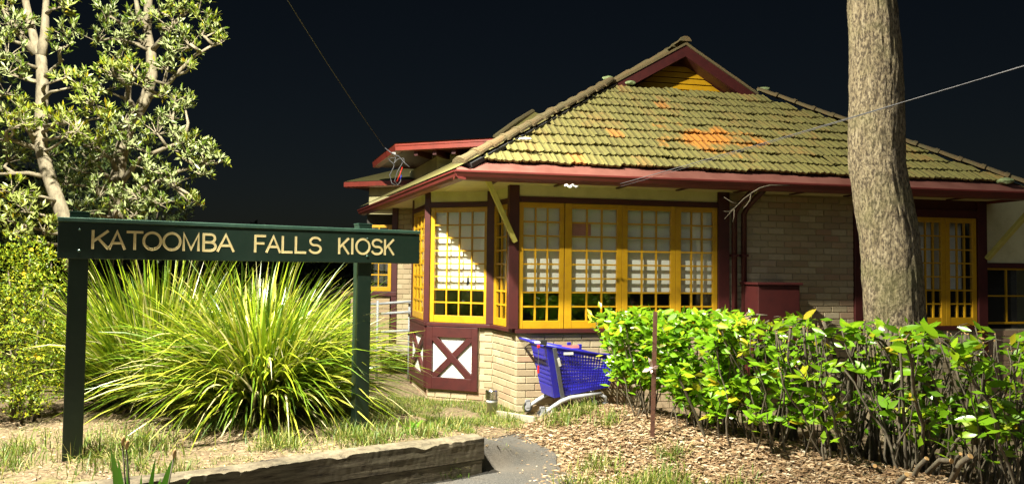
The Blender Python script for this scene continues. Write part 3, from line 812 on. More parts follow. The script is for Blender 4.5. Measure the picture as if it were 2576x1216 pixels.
# farther wing, lower, only its gutter and a cream wall show
F0 = V3(-3.611, 16.0, 3.525); F1 = V3(-2.55, 15.6, 3.525); d3 = (F1 - F0).normalized(); n3 = V3(d3.y, -d3.x, 0)
mb = MB(); profile_run(mb, F0, F1 + d3 * .6, n3, [(0, 0), (.01, -.10), (-.11, -.12), (-.11, -.01)]); mb.build('rear_gutter', 'red_metal', kiosk)
MB().box(F0 + d3 * .35 - n3 * .45 - Z_ * 3.5, d3 * 3.2, -n3 * .1, Z_ * 3.42).build('rear_wall', 'cream_paint', kiosk)
MB().box(F0 - n3 * .1 - Z_ * .09, d3 * 3.0, -n3 * 2.2, Z_ * .02).build('rear_soffit', 'maroon_paint', kiosk)
MB().add([F0 + Z_ * .01, F0 + d3 * 3.2 + Z_ * .01, F0 + d3 * 3.2 - n3 * 2.4 + Z_ * .6, F0 - n3 * 2.4 + Z_ * .6], [(0, 1, 2, 3)]).build('rear_roof', 'roof_tile', kiosk)
# left side wall behind the bay, with a small window beyond
Q0 = V3(-2.95, 13.12, 0); Q1 = V3(-1.62, 12.95, 0)
brick_wall(Q0 + (Q1 - Q0) * .72, Q1, zg, 2.75, (0, 1), .9)
dq = (Q1 - Q0).normalized()
beam('sill', 'maroon_paint', Q0, Q0 + dq * .98, 1.22, 1.29, .05, .05)
window(Q0 + dq * .25, Q0 + dq * .87, 1.30, 2.45, 3, 5, .06, .56, 1.38, 2.40, 0)
post(Q0 + dq * .93, .10, zg, 2.75, ax=dq)
brick_wall(Q0 + dq * .15, Q0 + dq * .85, zg, 1.2)
part_box('inner_wall', 'interior', Q0 + V3(.25, .8, 0), V3(1.2, 0, 0), V3(0, .05, 0), Z_ * 2.7)
brick_wall(V3(-1.62, 12.95, 0), P4 + V3(0, .06, 0), zg, 2.75)

# ------------------------------------------------------------------ name sign on two posts
SGL = V3(-3.395, 5.60, 0); SGR = V3(-.875, 7.10, 0)
sgd = (SGR - SGL).normalized(); sgn = V3(sgd.y, -sgd.x, 0); sgl = (SGR - SGL).length      # face towards the path
ZB0, ZB1 = 1.745, 2.055
sign = empty('name_sign', (SGL + SGR) / 2 + Z_ * .2, 'dark green timber name sign with gold lettering on two square posts', 'sign')
board = MB().box(SGL + Z_ * ZB0, SGR - SGL, sgn * -.05, Z_ * (ZB1 - ZB0 - .034)).build('board', 'sign_green', sign, False, .004)
MB().box(SGL - sgd * .004 + sgn * .012 + Z_ * (ZB1 - .032), (SGR - SGL) + sgd * .008, sgn * -.075, Z_ * .032).build('top_cap', 'sign_cap', sign, False, .004)
for u, v, D, w_ in ((181, 1175, 5.66, .135), (916, 1068, 6.83, .130)):
    q = at(u, v, D); t = (q - SGL).dot(sgd); p = SGL + sgd * t - sgn * (.052 + .07)
    gzv = ground_z(p.x, p.y)
    MB().box(p - sgd * w_ / 2 + sgn * .068 + Z_ * (gzv - .15), sgd * w_, sgn * -.13, Z_ * (2.10 - gzv + .15)).build('post', 'sign_green', sign, False, .007)
    MB().box(p - sgd * (w_ / 2 + .003) + sgn * .071 + Z_ * 2.101, sgd * (w_ + .006), sgn * -.136, Z_ * .006).build('post_cap', 'sign_cap', sign)
    for zz in (ZB0 + .06, ZB0 + .22):
        c = SGL + sgd * t + Z_ * zz
        MB().tube([c, c + sgn * .008], .011, 10).build('bolt', 'sign_cap', sign, True)

def arc(cx, cy, rx, ry, a0, a1, n=14):
    return [(cx + rx * math.cos(rad(a0 + (a1 - a0) * i / n)), cy + ry * math.sin(rad(a0 + (a1 - a0) * i / n))) for i in range(n + 1)]
GLY = {   # monoline routed capitals, height 1
    'K': (.66, [[(0, 0), (0, 1)], [(.62, 1), (.02, .40)], [(.22, .60), (.64, 0)]]),
    'A': (.74, [[(0, 0), (.37, 1), (.74, 0)], [(.13, .33), (.61, .33)]]),
    'T': (.68, [[(0, 1), (.68, 1)], [(.34, 1), (.34, 0)]]),
    'O': (.92, [arc(.46, .5, .46, .5, 90, 450, 32)]),
    'M': (.80, [[(0, 0), (0, 1), (.40, .06), (.80, 1), (.80, 0)]]),
    'B': (.62, [[(0, 0), (0, 1), (.33, 1)] + arc(.35, .755, .23, .245, 90, -90)[1:] + [(0, .51)], [(.33, .51)] + arc(.35, .255, .27, .255, 90, -90)[0:] + [(0, 0)]]),
    'F': (.56, [[(0, 0), (0, 1), (.56, 1)], [(0, .53), (.48, .53)]]),
    'L': (.54, [[(0, 1), (0, 0), (.54, 0)]]),
    'I': (.02, [[(0, 0), (0, 1)]]),
    'S': (.64, [arc(.33, .745, .28, .255, 25, 250, 16) + arc(.32, .26, .31, .26, 70, -160, 18)]),
}
def letter(ch, O, sx, sz, w=.020):
    mb = MB()
    for st in GLY[ch][1]:
        pts = [O + sgd * (x * sx) + Z_ * (y * sz) for x, y in st]
        if len(pts) > 2 and (pts[0] - pts[-1]).length < 1e-4: pts[-1] = pts[0].copy()
        # half-round ribbon: five points across
        cross = [(-1, 0), (-.8, .45), (-.25, .30), (.25, .30), (.8, .45), (1, 0)]
        base = len(mb.v); n = len(cross)
        for i, p in enumerate(pts):
            dprev = (pts[i] - pts[i - 1]).normalized() if i else None; dnext = (pts[i + 1] - pts[i]).normalized() if i < len(pts) - 1 else None
            if dprev is None: dprev = dnext
            if dnext is None: dnext = dprev
            t = (dprev + dnext); t = t.normalized() if t.length > .2 else dnext
            s_ = t.cross(sgn).normalized(); k = 1 / max(.45, abs(t.dot(dnext)))
            ext = 0
            if i == 0: p = p - dnext * w * .35
            if i == len(pts) - 1: p = p + dprev * w * .35
            for cx, cz in cross: mb.v.append(tuple(p + s_ * cx * w / 2 * min(k, 1.8) + sgn * (.001 + cz * w * .38)))
        for i in range(len(pts) - 1):
            for c in range(n - 1):
                a = base + i * n + c; mb.f.append((a, a + n, a + n + 1, a + 1))
        mb.f.append(tuple(base + c for c in range(n))[::-1]); mb.f.append(tuple(base + (len(pts) - 1) * n + c for c in range(n)))
    return mb.build('letter', 'letter_gold', board)
# letter left edges along the board, measured as fractions of its length
def su(u, v=620):
    dr = CAMR @ Vector(((u - 1287.5) / 1886.0, -(v - 608.0) / 1886.0, -1.0)); o_ = V3(0, 0, CZ)
    t = (SGL - o_).dot(sgn) / dr.dot(sgn); return (o_ + dr * t - SGL).dot(sgd)
LZ, LH = ZB0 + .082, .132
for ch, u0, u1 in (('K', 233, 272), ('A', 275, 313), ('T', 320, 357), ('O', 361, 404), ('O', 411, 453), ('M', 462, 499), ('B', 512, 542), ('A', 548, 587),
                   ('F', 642, 666), ('A', 671, 704), ('L', 711, 734), ('L', 744, 768), ('S', 778, 807),
                   ('K', 853, 877), ('I', 886, 888), ('O', 896, 929), ('S', 935, 961), ('K', 968, 990)):
    a, b_ = su(u0), su(u1); wd = max(GLY[ch][0], .02)
    letter(ch, SGL + sgd * a + Z_ * LZ, (b_ - a) / wd, LH)

# ------------------------------------------------------------------ retaining sleepers
def sleeper(name, z0, z1, s0, s1, thick, off, label, seed, ragged):
    n, m = 260, 7; vs = []; fs = []; ring = []
    for i in range(n + 1):
        s = s0 + (s1 - s0) * i / n; loop = []
        for (o_, z) in [(0, 0), (0, .25), (0, .5), (0, .75), (0, 1), (.33, 1), (.66, 1), (1, 1), (1, .5), (1, 0)]:
            p = SL0 + SLD * s + SLN * (off + o_ * thick)
            zz = z0 + (z1 - z0) * z
            q = Vector((s * 2.0 + seed, o_ * 3, z * 3))
            dn = .004 * noise.noise(q * 1.6) + .006 * noise.noise(Vector((s * 1.5 + seed, o_ * 9, z * 30))) + .003 * noise.noise(Vector((s * 30, o_ * 9 + seed, z * 25)))
            p = p - SLN * dn * (1 if o_ < .5 else -1) * 1.4
            if z == 1:
                e = noise.noise(Vector((s * 3.1 + seed, o_ * 4, 5))) + .6 * noise.noise(Vector((s * 11, o_ * 7, seed)))
                zz += ragged * .5 * noise.noise(Vector((s * 1.1 + seed, o_ * 2, 5))) + .004 * noise.noise(Vector((s * 22, o_ * 7, seed)))
                if o_ < .4: zz -= ragged * 2.6 * max(0, noise.noise(Vector((s * 4.3 + seed, o_ * 1.5, 2))) - .12) + ragged * 1.4 * max(0, noise.noise(Vector((s * 17, o_ + seed, 2))) - .15)
            vs.append((p.x, p.y, zz + dn * .6))
    k = 10
    for i in range(n):
        for j in range(k):
            fs.append((i * k + j, i * k + (j + 1) % k, (i + 1) * k + (j + 1) % k, (i + 1) * k + j))
    fs.append(tuple(range(k))[::-1]); fs.append(tuple(n * k + j for j in range(k)))
    mb = MB(); mb.add(vs, fs); me = mb.mesh(name, 'sleeper_wood'); me.materials.append(M['sleeper_top'])
    for pl in me.polygons:
        if pl.normal.z > .55 and pl.center.z > z1 - .05: pl.material_index = 1
    o = bpy.data.objects.new(name, me); link(o); return tag(o, label, 'sleeper', None)
sleeper('timber_sleeper', .115, .292, -.75, SLEN, .20, -.02, 'bleached split timber sleeper edging the sign garden, topmost of two', 3, .022)
sleeper('timber_sleeper', -.10, .108, -.78, SLEN - .015, .19, -.012, 'dark lower timber sleeper half buried beside the asphalt path', 11, .003)
# timber edging running from the vent to the trolley
pa, pb = at(1252, 1036, 9.05), at(1345, 1080, 8.2)
mb = MB().bar(V3(pa.x, pa.y, ground_z(pa.x, pa.y) + .02), V3(pb.x, pb.y, ground_z(pb.x, pb.y) + .02), .05, .09); o = mb.build('garden_edging', 'concrete', None, False, .008)
tag(o, 'low pale edging strip between asphalt path and shopping trolley', 'edging')

# ------------------------------------------------------------------ vent pipe by the corner
vp = at(1237, 1030, 9.18); vz = ground_z(vp.x, vp.y)
vent = empty('vent_pipe', (vp.x, vp.y, vz), 'short white vent pipe with shiny metal cap at the brick corner', 'vent pipe')
MB().lathe((vp.x, vp.y, vz - .05), [(.062, 0), (.062, .20), (.072, .201), (.072, .245), (.062, .246), (.062, .29)], 24).build('pipe', 'pvc_white', vent, True)
MB().lathe((vp.x, vp.y, vz + .20), [(.084, 0), (.084, .095), (.077, .108), (.02, .116)], 28).build('cap', 'chrome', vent, False)

# ------------------------------------------------------------------ shopping trolley
def cart():
    H = rad(19); f = V3(math.cos(H), math.sin(H), 0); r = V3(f.y, -f.x, 0)      # forward, near side
    base = at(1362, 1066, 8.72); O = V3(base.x, base.y, 0) - r * .24
    g0 = ground_z(O.x, O.y) - .005
    root = empty('shopping_trolley', (O.x, O.y, g0), 'blue plastic shopping trolley with grey legs parked against the brick wall', 'shopping trolley')
    def C(x, y, z): return O + f * x + r * y + Z_ * (g0 + z)
    # basket outline (side view): x forward, z up; half widths
    tb, tf = (.04, .86), (1.0, .68)            # top rear, top front
    bb, bf = (.17, .24), (.90, .33)            # bottom rear, bottom front
    def corner(t, s, h):   # t along 0..1, h 0 bottom..1 top
        x = (bb[0] + (bf[0] - bb[0]) * t) * (1 - h) + (tb[0] + (tf[0] - tb[0]) * t) * h
        z = (bb[1] + (bf[1] - bb[1]) * t) * (1 - h) + (tb[1] + (tf[1] - tb[1]) * t) * h
        wr = (.20 + .06 * h) * (1 - t) + (.15 + .05 * h) * t
        return C(x, s * wr, z)
    def lattice(fn, nu, nv, name, solid_u=0, solid_v0=0, solid_v1=0, hole=.62):
        mb = MB()
        for i in range(nu):
            for j in range(nv):
                q = [fn(i / nu, j / nv), fn((i + 1) / nu, j / nv), fn((i + 1) / nu, (j + 1) / nv), fn(i / nu, (j + 1) / nv)]
                if i < solid_u or j < solid_v0 or j >= nv - solid_v1: mb.add(q, [(0, 1, 2, 3)]); continue
                c = (q[0] + q[1] + q[2] + q[3]) / 4
                mid = [(q[k] + q[(k + 1) % 4]) / 2 for k in range(4)]
                inn = [c + (m_ - c) * hole for m_ in mid]
                mb.add(q + inn, [(0, 1, 4), (1, 5, 4), (1, 2, 5), (2, 6, 5), (2, 3, 6), (3, 7, 6), (3, 0, 7), (0, 4, 7)])
        o = mb.build(name, 'cart_blue', root); md = o.modifiers.new('thick', 'SOLIDIFY'); md.thickness = .005; md.offset = 0
        return o
    for s in (1, -1): lattice(lambda u, v, s=s: corner(u, s, v), 24, 13, 'basket_side', 2, 1, 1, .86)
    lattice(lambda u, v: corner(0, -1 + 2 * u, v), 10, 11, 'basket_back', 0, 2, 2, .8)
    lattice(lambda u, v: corner(1, -1 + 2 * u, v), 9, 9, 'basket_front', 0, 1, 1)
    lattice(lambda u, v: corner(u, -1 + 2 * v, 0), 22, 10, 'basket_floor')
    rim = MB()
    for s in (1, -1): rim.tube([corner(0, s, 1.0), corner(.5, s, 1.0), corner(1, s, 1.0)], .019, 8)
    rim.tube([corner(1, -1, 1), corner(1, 1, 1)], .019, 8); rim.tube([corner(0, -1, .97), corner(0, 1, .97)], .016, 8)
    rim.build('rim', 'cart_blue', root, True)
    for s in (1, -1):
        up = MB().bar(corner(.15, s, 0) + r * s * .015 - Z_ * .05, corner(.10, s, .98) + r * s * .018, .022, .048, f).build('upright', 'frame_grey', root, False, .004)
        MB().bar(corner(.145, s, .62) + r * s * .028, corner(.13, s, .78) + r * s * .03, .010, .030, f).build('reflector', 'pvc_white', root)
        top = corner(.12, s, -.02) + r * s * .02
        leg = MB(); lp = [C(.78, s * .19, .26), C(.55, s * .205, .25), C(.36, s * .22, .235), C(.24, s * .235, .20), C(.13, s * .24, .14), C(.06, s * .245, .095), C(.02, s * .245, .07)]
        leg.tube(lp, [.020, .024, .026, .026, .024, .022, .020], 10); leg.build('leg', 'cart_grey', root, True)
        fl = MB(); fl.tube([C(.75, s * .19, .26), C(.84, s * .18, .22), C(.86, s * .17, .10)], .018, 8); fl.build('leg', 'cart_grey', root, True)
        for xw, yw in ((.0, .245), (.84, .17)):
            wl = empty('castor', C(xw, s * yw, 0), parent=root)
            c = C(xw, s * yw, .062); t_ = MB(); t_.tube([c - r * .016, c + r * .016], .060, 20); t_.build('tyre', 'dark_plastic', wl, False, .006)
            h_ = MB(); h_.tube([c - r * .019, c + r * .019], .036, 16); h_.build('hub', 'cart_grey', wl)
            MB().box(c - f * .02 - r * .024 + Z_ * .0, f * .05, r * .006, Z_ * .09).box(c - f * .02 + r * .018, f * .05, r * .006, Z_ * .09).box(c - f * .02 - r * .024 + Z_ * .07, f * .05, r * .048, Z_ * .02).build('fork', 'cart_grey', wl)
    # handle
    h0, h1 = C(-.10, .25, .895), C(-.10, -.25, .895)
    MB().tube([h0, h1], .017, 10).build('handle', 'cart_blue', root, True)
    for s in (1, -1):
        MB().tube([C(-.10, s * .24, .895), C(-.02, s * .25, .885), C(.05, s * .255, .865)], .016, 8).build('handle_arm', 'pvc_white' if s > 0 else 'cart_grey', root, True)
    MB().box(C(-.035, .225, .865), f * .08, r * .05, Z_ * .06).build('coin_lock', 'dark_plastic', root, False, .008)
    # red key on a chain
    k0 = C(-.055, .26, .86); ch = MB()
    for i in range(9): ch.tube([k0 - Z_ * (.012 + i * .024), k0 - Z_ * (.034 + i * .024)], .0045, 6)
    ch.build('chain', 'cable', root); MB().bar(k0 - Z_ * .23, k0 - Z_ * .32, .022, .012, r).build('key', 'red_plastic', root, False, .003)
    MB().bar(k0 + Z_ * .005, k0 - Z_ * .03, .03, .03, r).build('key_socket', 'red_plastic', root, False, .004)
    # child seat uprights and pink sticker at the rim
    for t in (.32, .47): MB().box(corner(t, 1, .98) - r * .10, f * .05, r * .02, Z_ * .085).build('seat_clip', 'cart_blue', root, False, .006)
    MB().box(corner(.24, 1, .985) - r * .07, f * .22, r * .004, Z_ * .035).build('sticker', 'pink_paper', root)
    MB().box(corner(.22, 1, .86) + r * .018, f * .12, r * .003, Z_ * .03).build('label_plate', 'pvc_white', root)
    return root
cart()
# small white plastic basket lying under the trolley
p = at(1383, 1048, 8.95); zb = ground_z(p.x, p.y); mb = MB()
for i in range(5):
    mb.box(p * 1 + V3(i * .022 - .05, 0, zb - p.z), (.007, 0, 0), (0, .006, 0), (0, 0, .085))
for j in range(4): mb.box(V3(p.x - .05, p.y - .002, zb + j * .026), (.097, 0, 0), (0, .006, 0), (0, 0, .007))
o = mb.build('vent_grille', 'pvc_white', None); tag(o, 'small white plastic grille at the wall foot behind the trolley', 'grille')

# ------------------------------------------------------------------ rusty star picket with a ribbon
pk0 = at(1640, 1088, 6.95); pkz = ground_z(pk0.x, pk0.y); pt0 = V3(pk0.x, pk0.y, pkz - .1); pt1 = at(1648, 783, 6.95)
pic = empty('star_picket', (pk0.x, pk0.y, pkz), 'rusty steel picket driven in front of the leafy hedge', 'picket')
mb = MB(); ax = (pt1 - pt0)
mb.box(pt0 + V3(-.020, -.003, 0), ax, (.040, 0, 0), (0, .006, 0)); mb.box(pt0 + V3(-.003, .003, 0), ax, (.006, 0, 0), (0, .030, 0))
mb.build('shaft', 'rust', pic)
for k in range(9):
    c = pt0 + ax * (.20 + k * .09); MB().tube([c + V3(.008, -.0035, 0), c + V3(.008, -.0045, 0)], .004, 6).build('hole', 'dark_plastic', pic)
rb = at(1640, 925, 6.93); mb = MB()
for a, l, w_ in ((110, .11, .028), (195, .10, .03), (20, .06, .03), (250, .05, .02)):
    dv = V3(math.cos(rad(a)), -.25, math.sin(rad(a))); sd = V3(-dv.z, 0, dv.x).normalized()
    mb.add([rb - sd * .008, rb + sd * .008, rb + dv * l * .6 + sd * w_ * .5 + V3(0, -.015, 0), rb + dv * l + sd * w_ * .2, rb + dv * l * .7 - sd * w_ * .6], [(0, 1, 2, 3, 4)])
mb.tube([rb + V3(-.026, 0, 0), rb + V3(0, -.012, .004), rb + V3(.026, 0, 0)], .010, 6)
o = mb.build('ribbon', 'ribbon', None); o.modifiers.new('t', 'SOLIDIFY').thickness = .002
tag(o, 'faded pink and white ribbon tied round the rusty picket', 'ribbon')

# ------------------------------------------------------------------ big trunk
def big_trunk():
    n, k = 260, 110
    pts = [(0.0, V3(4.12, 8.02, -.2), .40), (.9, V3(4.11, 8.0, .8), .315), (1.4, V3(4.08, 8.0, 1.25), .297), (2.3, V3(4.02, 8.0, 2.1), .290), (3.2, V3(3.895, 8.0, 2.9), .282), (4.2, V3(3.90, 8.0, 3.9), .262), (5.2, V3(3.845, 8.0, 4.8), .232), (6.4, V3(3.80, 8.0, 6.2), .215), (8.5, V3(3.7, 8.0, 8.5), .17), (11, V3(3.9, 8.1, 11), .10)]
    vs = []
    zsn = np.linspace(-.2, 11, n)
    pz = [p[1].z for p in pts]
    for z in zsn:
        cx = np.interp(z, pz, [p[1].x for p in pts]); cy = np.interp(z, pz, [p[1].y for p in pts]); r = np.interp(z, pz, [p[2] for p in pts])
        for j in range(k):
            a = 2 * PI * j / k
            q = Vector((math.cos(a) * 5.5, math.sin(a) * 5.5, z * 1.9)); q2 = Vector((math.cos(a) * 11, math.sin(a) * 11, z * 4.5))
            rr = r * (1 + .03 * noise.noise(Vector((math.cos(a), math.sin(a), z * .7)))) + .010 * noise.noise(q) + .010 * noise.noise(q2) + .008 * noise.noise(Vector((math.cos(a) * 21, math.sin(a) * 21, z * 7)))
            vs.append((cx + rr * math.cos(a), cy + rr * math.sin(a), z))
    idx = np.arange(n * k).reshape(n, k); nx_ = np.roll(idx, -1, 1)
    F = np.stack([idx[:-1], nx_[:-1], nx_[1:], idx[1:]], -1).reshape(-1, 4)
    t = empty('gum_tree', (4.12, 8.02, 0), 'tall straight tree trunk with grey brown bark behind the hedge', 'tree')
    link(bpy.data.objects.new('trunk', np_mesh('trunk', np.array(vs), F, 'bark', True)), t)
    return t
gum = big_trunk()

# ------------------------------------------------------------------ leaf helpers (numpy)
def unit(a): return a / np.maximum(np.linalg.norm(a, axis=-1, keepdims=True), 1e-9)
def leaves_np(P, D, Nn, Ln, Wd, fold=.18, curl=.0):
    """leaf faces: P base, D direction, Nn normal; four triangles each"""
    D = unit(D); S = unit(np.cross(D, Nn)); U = np.cross(S, D); L = Ln[:, None]; Wx = Wd[:, None]
    base = P; mid = P + D * L * .55 - U * Wx * fold; l = P + D * L * .5 + S * Wx * .5; r = P + D * L * .5 - S * Wx * .5; tip = P + D * L - U * L * curl
    V = np.stack([base, r, mid, l, tip], 1).reshape(-1, 3); n = len(P); o = np.arange(n)[:, None] * 5
    F = np.concatenate([o + np.array([[0, 1, 2]]), o + np.array([[0, 2, 3]]), o + np.array([[2, 1, 4]]), o + np.array([[2, 4, 3]])], 1).reshape(-1, 3)
    return V, F
def blades_np(P, D, Ln, Wd, droop, nseg=6, twist=None, side=None):
    """arching strap blades; D start direction, droop = how far gravity bends them"""
    n = len(P); D = unit(D); H = D * np.array([1, 1, 0]); H = unit(H + 1e-6)
    S = np.stack([-H[:, 1], H[:, 0], np.zeros(n)], 1)
    if twist is not None: S = unit(S + twist[:, None] * np.array([0, 0, 1.0]))
    if side is not None: S = np.tile(np.array(side, float), (n, 1))
    ts = np.linspace(0, 1, nseg + 1); rows = []
    for t in ts:
        c = P + D * (Ln * t)[:, None] + H * (Ln * droop * .35 * t * t)[:, None] - np.array([0, 0, 1.0]) * (Ln * droop * t ** 2.3)[:, None]
        w = Wd * (1 - t ** 3) * (.55 + .45 * min(1, t * 4)) + .0006
        rows.append(np.stack([c - S * w[:, None] * .5, c + S * w[:, None] * .5], 1))
    V = np.stack(rows, 1).reshape(-1, 3); k = 2 * (nseg + 1); o = np.arange(n)[:, None]
    F = np.concatenate([o * k + np.array([[2 * i, 2 * i + 1, 2 * i + 3, 2 * i + 2]]) for i in range(nseg)], 1).reshape(-1, 4)
    return V, F
def rand_dir(n, zmin=-1.0):
    v = rng.normal(size=(n, 3)); v = unit(v); v[:, 2] = np.where(v[:, 2] < zmin, -v[:, 2], v[:, 2]); return v

# ------------------------------------------------------------------ strappy grass clumps behind the sign
def clump(x, y, n, R, Lm, label, seed, lean=(0, 0), nbig=45, dmul=1.0, nth=500):
    z = ground_z(x, y); t = empty('grass_clump', (x, y, z), label, 'grass clump')
    def make(n, lmul=1.0, wmul=1.0):
        a = rng.uniform(0, 2 * PI, n); r0 = R * .36 * np.sqrt(rng.uniform(0, 1, n))
        P = np.stack([x + r0 * np.cos(a), y + r0 * np.sin(a), np.full(n, z - .02)], 1)
        el = rng.normal(75, 12, n) - 24 * (r0 / (R * .36)) ** 1.5; el = np.radians(np.clip(el, 38, 88))
        az = a + rng.normal(0, .45, n)
        D = np.stack([np.cos(el) * np.cos(az) + lean[0], np.cos(el) * np.sin(az) + lean[1], np.sin(el)], 1)
        Ln = Lm * rng.uniform(.62, 1.2, n) * lmul * (.50 + .50 * np.sin(el) ** 2); dr = rng.uniform(.25, .85, n) * (1.15 - .35 * np.sin(el)) * dmul
        return blades_np(P, D, Ln, rng.uniform(.013, .030, n) * wmul, dr, 7, rng.normal(0, .5, n))
    V, F = make(n); o = bpy.data.objects.new('blades', np_mesh('blades', V, F, 'blade')); link(o, t); tag(o, kind='stuff')
    for i in range(nbig):
        V, F = make(1, 1.05, 1.35); o = bpy.data.objects.new('blade', np_mesh('blade', V, F, 'blade')); link(o, t)
    # dead thatch at the foot
    a = rng.uniform(0, 2 * PI, nth); r0 = R * .55 * np.sqrt(rng.uniform(0, 1, nth))
    P = np.stack([x + r0 * np.cos(a), y + r0 * np.sin(a), z + rng.uniform(0, .30, nth)], 1)
    D = np.stack([np.cos(a), np.sin(a), rng.normal(-.05, .5, nth)], 1)
    V, F = blades_np(P, D, rng.uniform(.2, .6, nth), rng.uniform(.005, .012, nth), rng.uniform(.2, .5, nth), 4)
    o = bpy.data.objects.new('thatch', np_mesh('thatch', V, F, 'thatch')); link(o, t); tag(o, kind='stuff')
clump(-3.95, 8.45, 2500, 1.1, 2.1, 'tall upright strappy grass clump beside the flowering bush', 1, (0, 0), 45, .62, 1100)
clump(-2.50, 7.65, 2100, 1.0, 1.98, 'tall drooping strappy grass clump behind the sign, nearer the kiosk', 2, (.03, 0), 60, 1.0, 700)
clump(-3.00, 8.95, 2200, 1.0, 2.05, 'tall strappy grass clump farthest back, rising between the two sign posts', 3, (0, 0), 20, .75)


# ------------------------------------------------------------------ low grass, weeds, leaf litter (uncountable)
def lawn(name, n, sampler, mat, lmin, lmax, label, wmin=.003, wmax=.006, el0=60):
    x, y = sampler(n); z = ground_arr(x, y); n = len(x)
    a = rng.uniform(0, 2 * PI, n); el = np.radians(np.clip(rng.normal(el0, 18, n), 10, 88))
    D = np.stack([np.cos(el) * np.cos(a), np.cos(el) * np.sin(a), np.sin(el)], 1)
    V, F = blades_np(np.stack([x, y, z - .004], 1), D, rng.uniform(lmin, lmax, n), rng.uniform(wmin, wmax, n), rng.uniform(.1, .5, n), 3)
    o = bpy.data.objects.new(name, np_mesh(name, V, F, mat)); link(o); return tag(o, label, 'grass', None, 'stuff')
def patchy(x, y, f=1.0, thr=0.0):
    v = np.sin(x * 2.3 * f + 1.3 * np.sin(y * 1.9 * f)) + np.sin(y * 3.1 * f + 1.1 * np.sin(x * 2.7 * f)) + .6 * np.sin(x * 7.1 * f + y * 5.3 * f)
    return v > thr
def garden_xy(n, thr=.3):
    x = rng.uniform(-5.2, .3, n); y = rng.uniform(4.2, 8.2, n)
    a = (x - SL0.x) * SLD.x + (y - SL0.y) * SLD.y; d = (x - SL0.x) * SLN.x + (y - SL0.y) * SLN.y
    k = (d > .12) & (a < SLEN + .5) & patchy(x, y, 1.3, thr); return x[k], y[k]
def corner_xy(n):
    x = rng.uniform(-2.6, .15, n); y = rng.uniform(7.0, 10.3, n)
    a = (P3.y - y); k = (y < 9.15 + (P1.x - x) * .55 + .4) & ((x < -.35) | (y > 7.9)) & patchy(x, y, 1.5, -1.0) & ((y - 7.2) > (x + .35) * 1.0)
    return x[k], y[k]
lawn('garden_grass', 26000, lambda n: garden_xy(n, .55), 'lawn_blade', .02, .065, 'sparse short green grass round the sign posts')
lawn('straw', 9000, lambda n: garden_xy(n, -1.2), 'dry_blade', .03, .09, 'dry straw lying on the sign garden soil', .002, .005, 12)
lawn('corner_lawn', 34000, corner_xy, 'lawn_blade', .03, .11, 'short green grass between the grass clumps and the kiosk corner')
def tufts(n):
    xs_, ys_ = [], []
    for (u, v, D, r, k) in ((700, 1125, 6.2, .10, 160), (320, 1108, 6.1, .22, 420), (300, 1165, 5.6, .18, 160), (930, 1105, 6.5, .14, 260), (590, 1075, 6.9, .12, 160), (1060, 1085, 6.7, .10, 120), (505, 1075, 7.0, .10, 120),
                            (1590, 1185, 5.75, .14, 280), (1500, 1130, 6.5, .10, 90), (1450, 1175, 6.0, .08, 70), (1760, 1200, 5.5, .12, 120), (1860, 1195, 5.6, .10, 80), (1530, 1060, 7.6, .09, 80), (1690, 1130, 6.5, .08, 60), (1660, 1150, 6.0, .12, 200), (1700, 1180, 5.7, .10, 90), (1415, 1060, 8.0, .13, 220), (1470, 1050, 8.1, .10, 120), (1130, 1180, 6.28, .06, 80), (860, 1095, 6.7, .1, 100), (40, 1110, 6.0, .12, 120), (20, 1150, 5.5, .12, 100), (1280, 1060, 8.5, .06, 40), (1265, 1010, 9.05, .07, 60), (440, 1185, 5.35, .1, 90), (1130, 1060, 7.3, .12, 100)):
        k = int(k * 2.0); p = at(u, v, D); xs_.append(rng.normal(p.x, r, k)); ys_.append(rng.normal(p.y, r, k))
    return np.concatenate(xs_), np.concatenate(ys_)
lawn('weed_tufts', 1, tufts, 'lawn_blade', .07, .24, 'loose tufts of green weeds on the bare soil', .004, .008, 68)

def litter(name, n, sampler, label, lmin=.02, lmax=.085, lift=.02):
    x, y = sampler(n); n = len(x); z = ground_arr(x, y) + rng.uniform(.003, lift, n)
    a = rng.uniform(0, 2 * PI, n); D = np.stack([np.cos(a), np.sin(a), rng.normal(0, .16, n)], 1)
    Nn = np.stack([rng.normal(0, .3, n), rng.normal(0, .3, n), np.ones(n)], 1)
    Ln = rng.uniform(lmin, lmax, n)
    V, F = leaves_np(np.stack([x, y, z], 1), D, Nn, Ln, Ln * rng.uniform(.18, .42, n), rng.uniform(-.25, .4, (n, 1)), .08)
    o = bpy.data.objects.new(name, np_mesh(name, V, F, 'litter_leaf')); link(o); return tag(o, label, 'leaf litter', None, 'stuff')
def mound_xy(n):
    hd = (HB - HA).normalized(); t = rng.uniform(-.8, (HB - HA).length + .6, n); off = rng.normal(-.45, .75, n)
    x = HA.x + hd.x * t - hd.y * off; y = HA.y + hd.y * t + hd.x * off
    # off < 0 lies towards the path
    k = (x > .25 + .25 * np.sin(y * 3)) & (y > 3.5); return x[k], y[k]
litter('leaf_litter', 60000, mound_xy, 'deep brown and straw coloured leaf litter under the hedge')
def scat_xy(n):
    x = rng.uniform(-.5, 1.2, n); y = rng.uniform(5.2, 8.9, n)
    k = rng.uniform(0, 1, n) < np.clip((x + .1) * 1.0 + (y > 7.55) * .5, .05, 1); return x[k], y[k]
litter('path_litter', 3800, scat_xy, 'dead leaves strewn along the path edge', .02, .05, .03)
def left_xy(n):
    x = rng.uniform(-5.6, -.1, n); y = rng.uniform(4.2, 8.6, n)
    a = (x - SL0.x) * SLD.x + (y - SL0.y) * SLD.y; d = (x - SL0.x) * SLN.x + (y - SL0.y) * SLN.y
    k = (d > .12); return x[k], y[k]
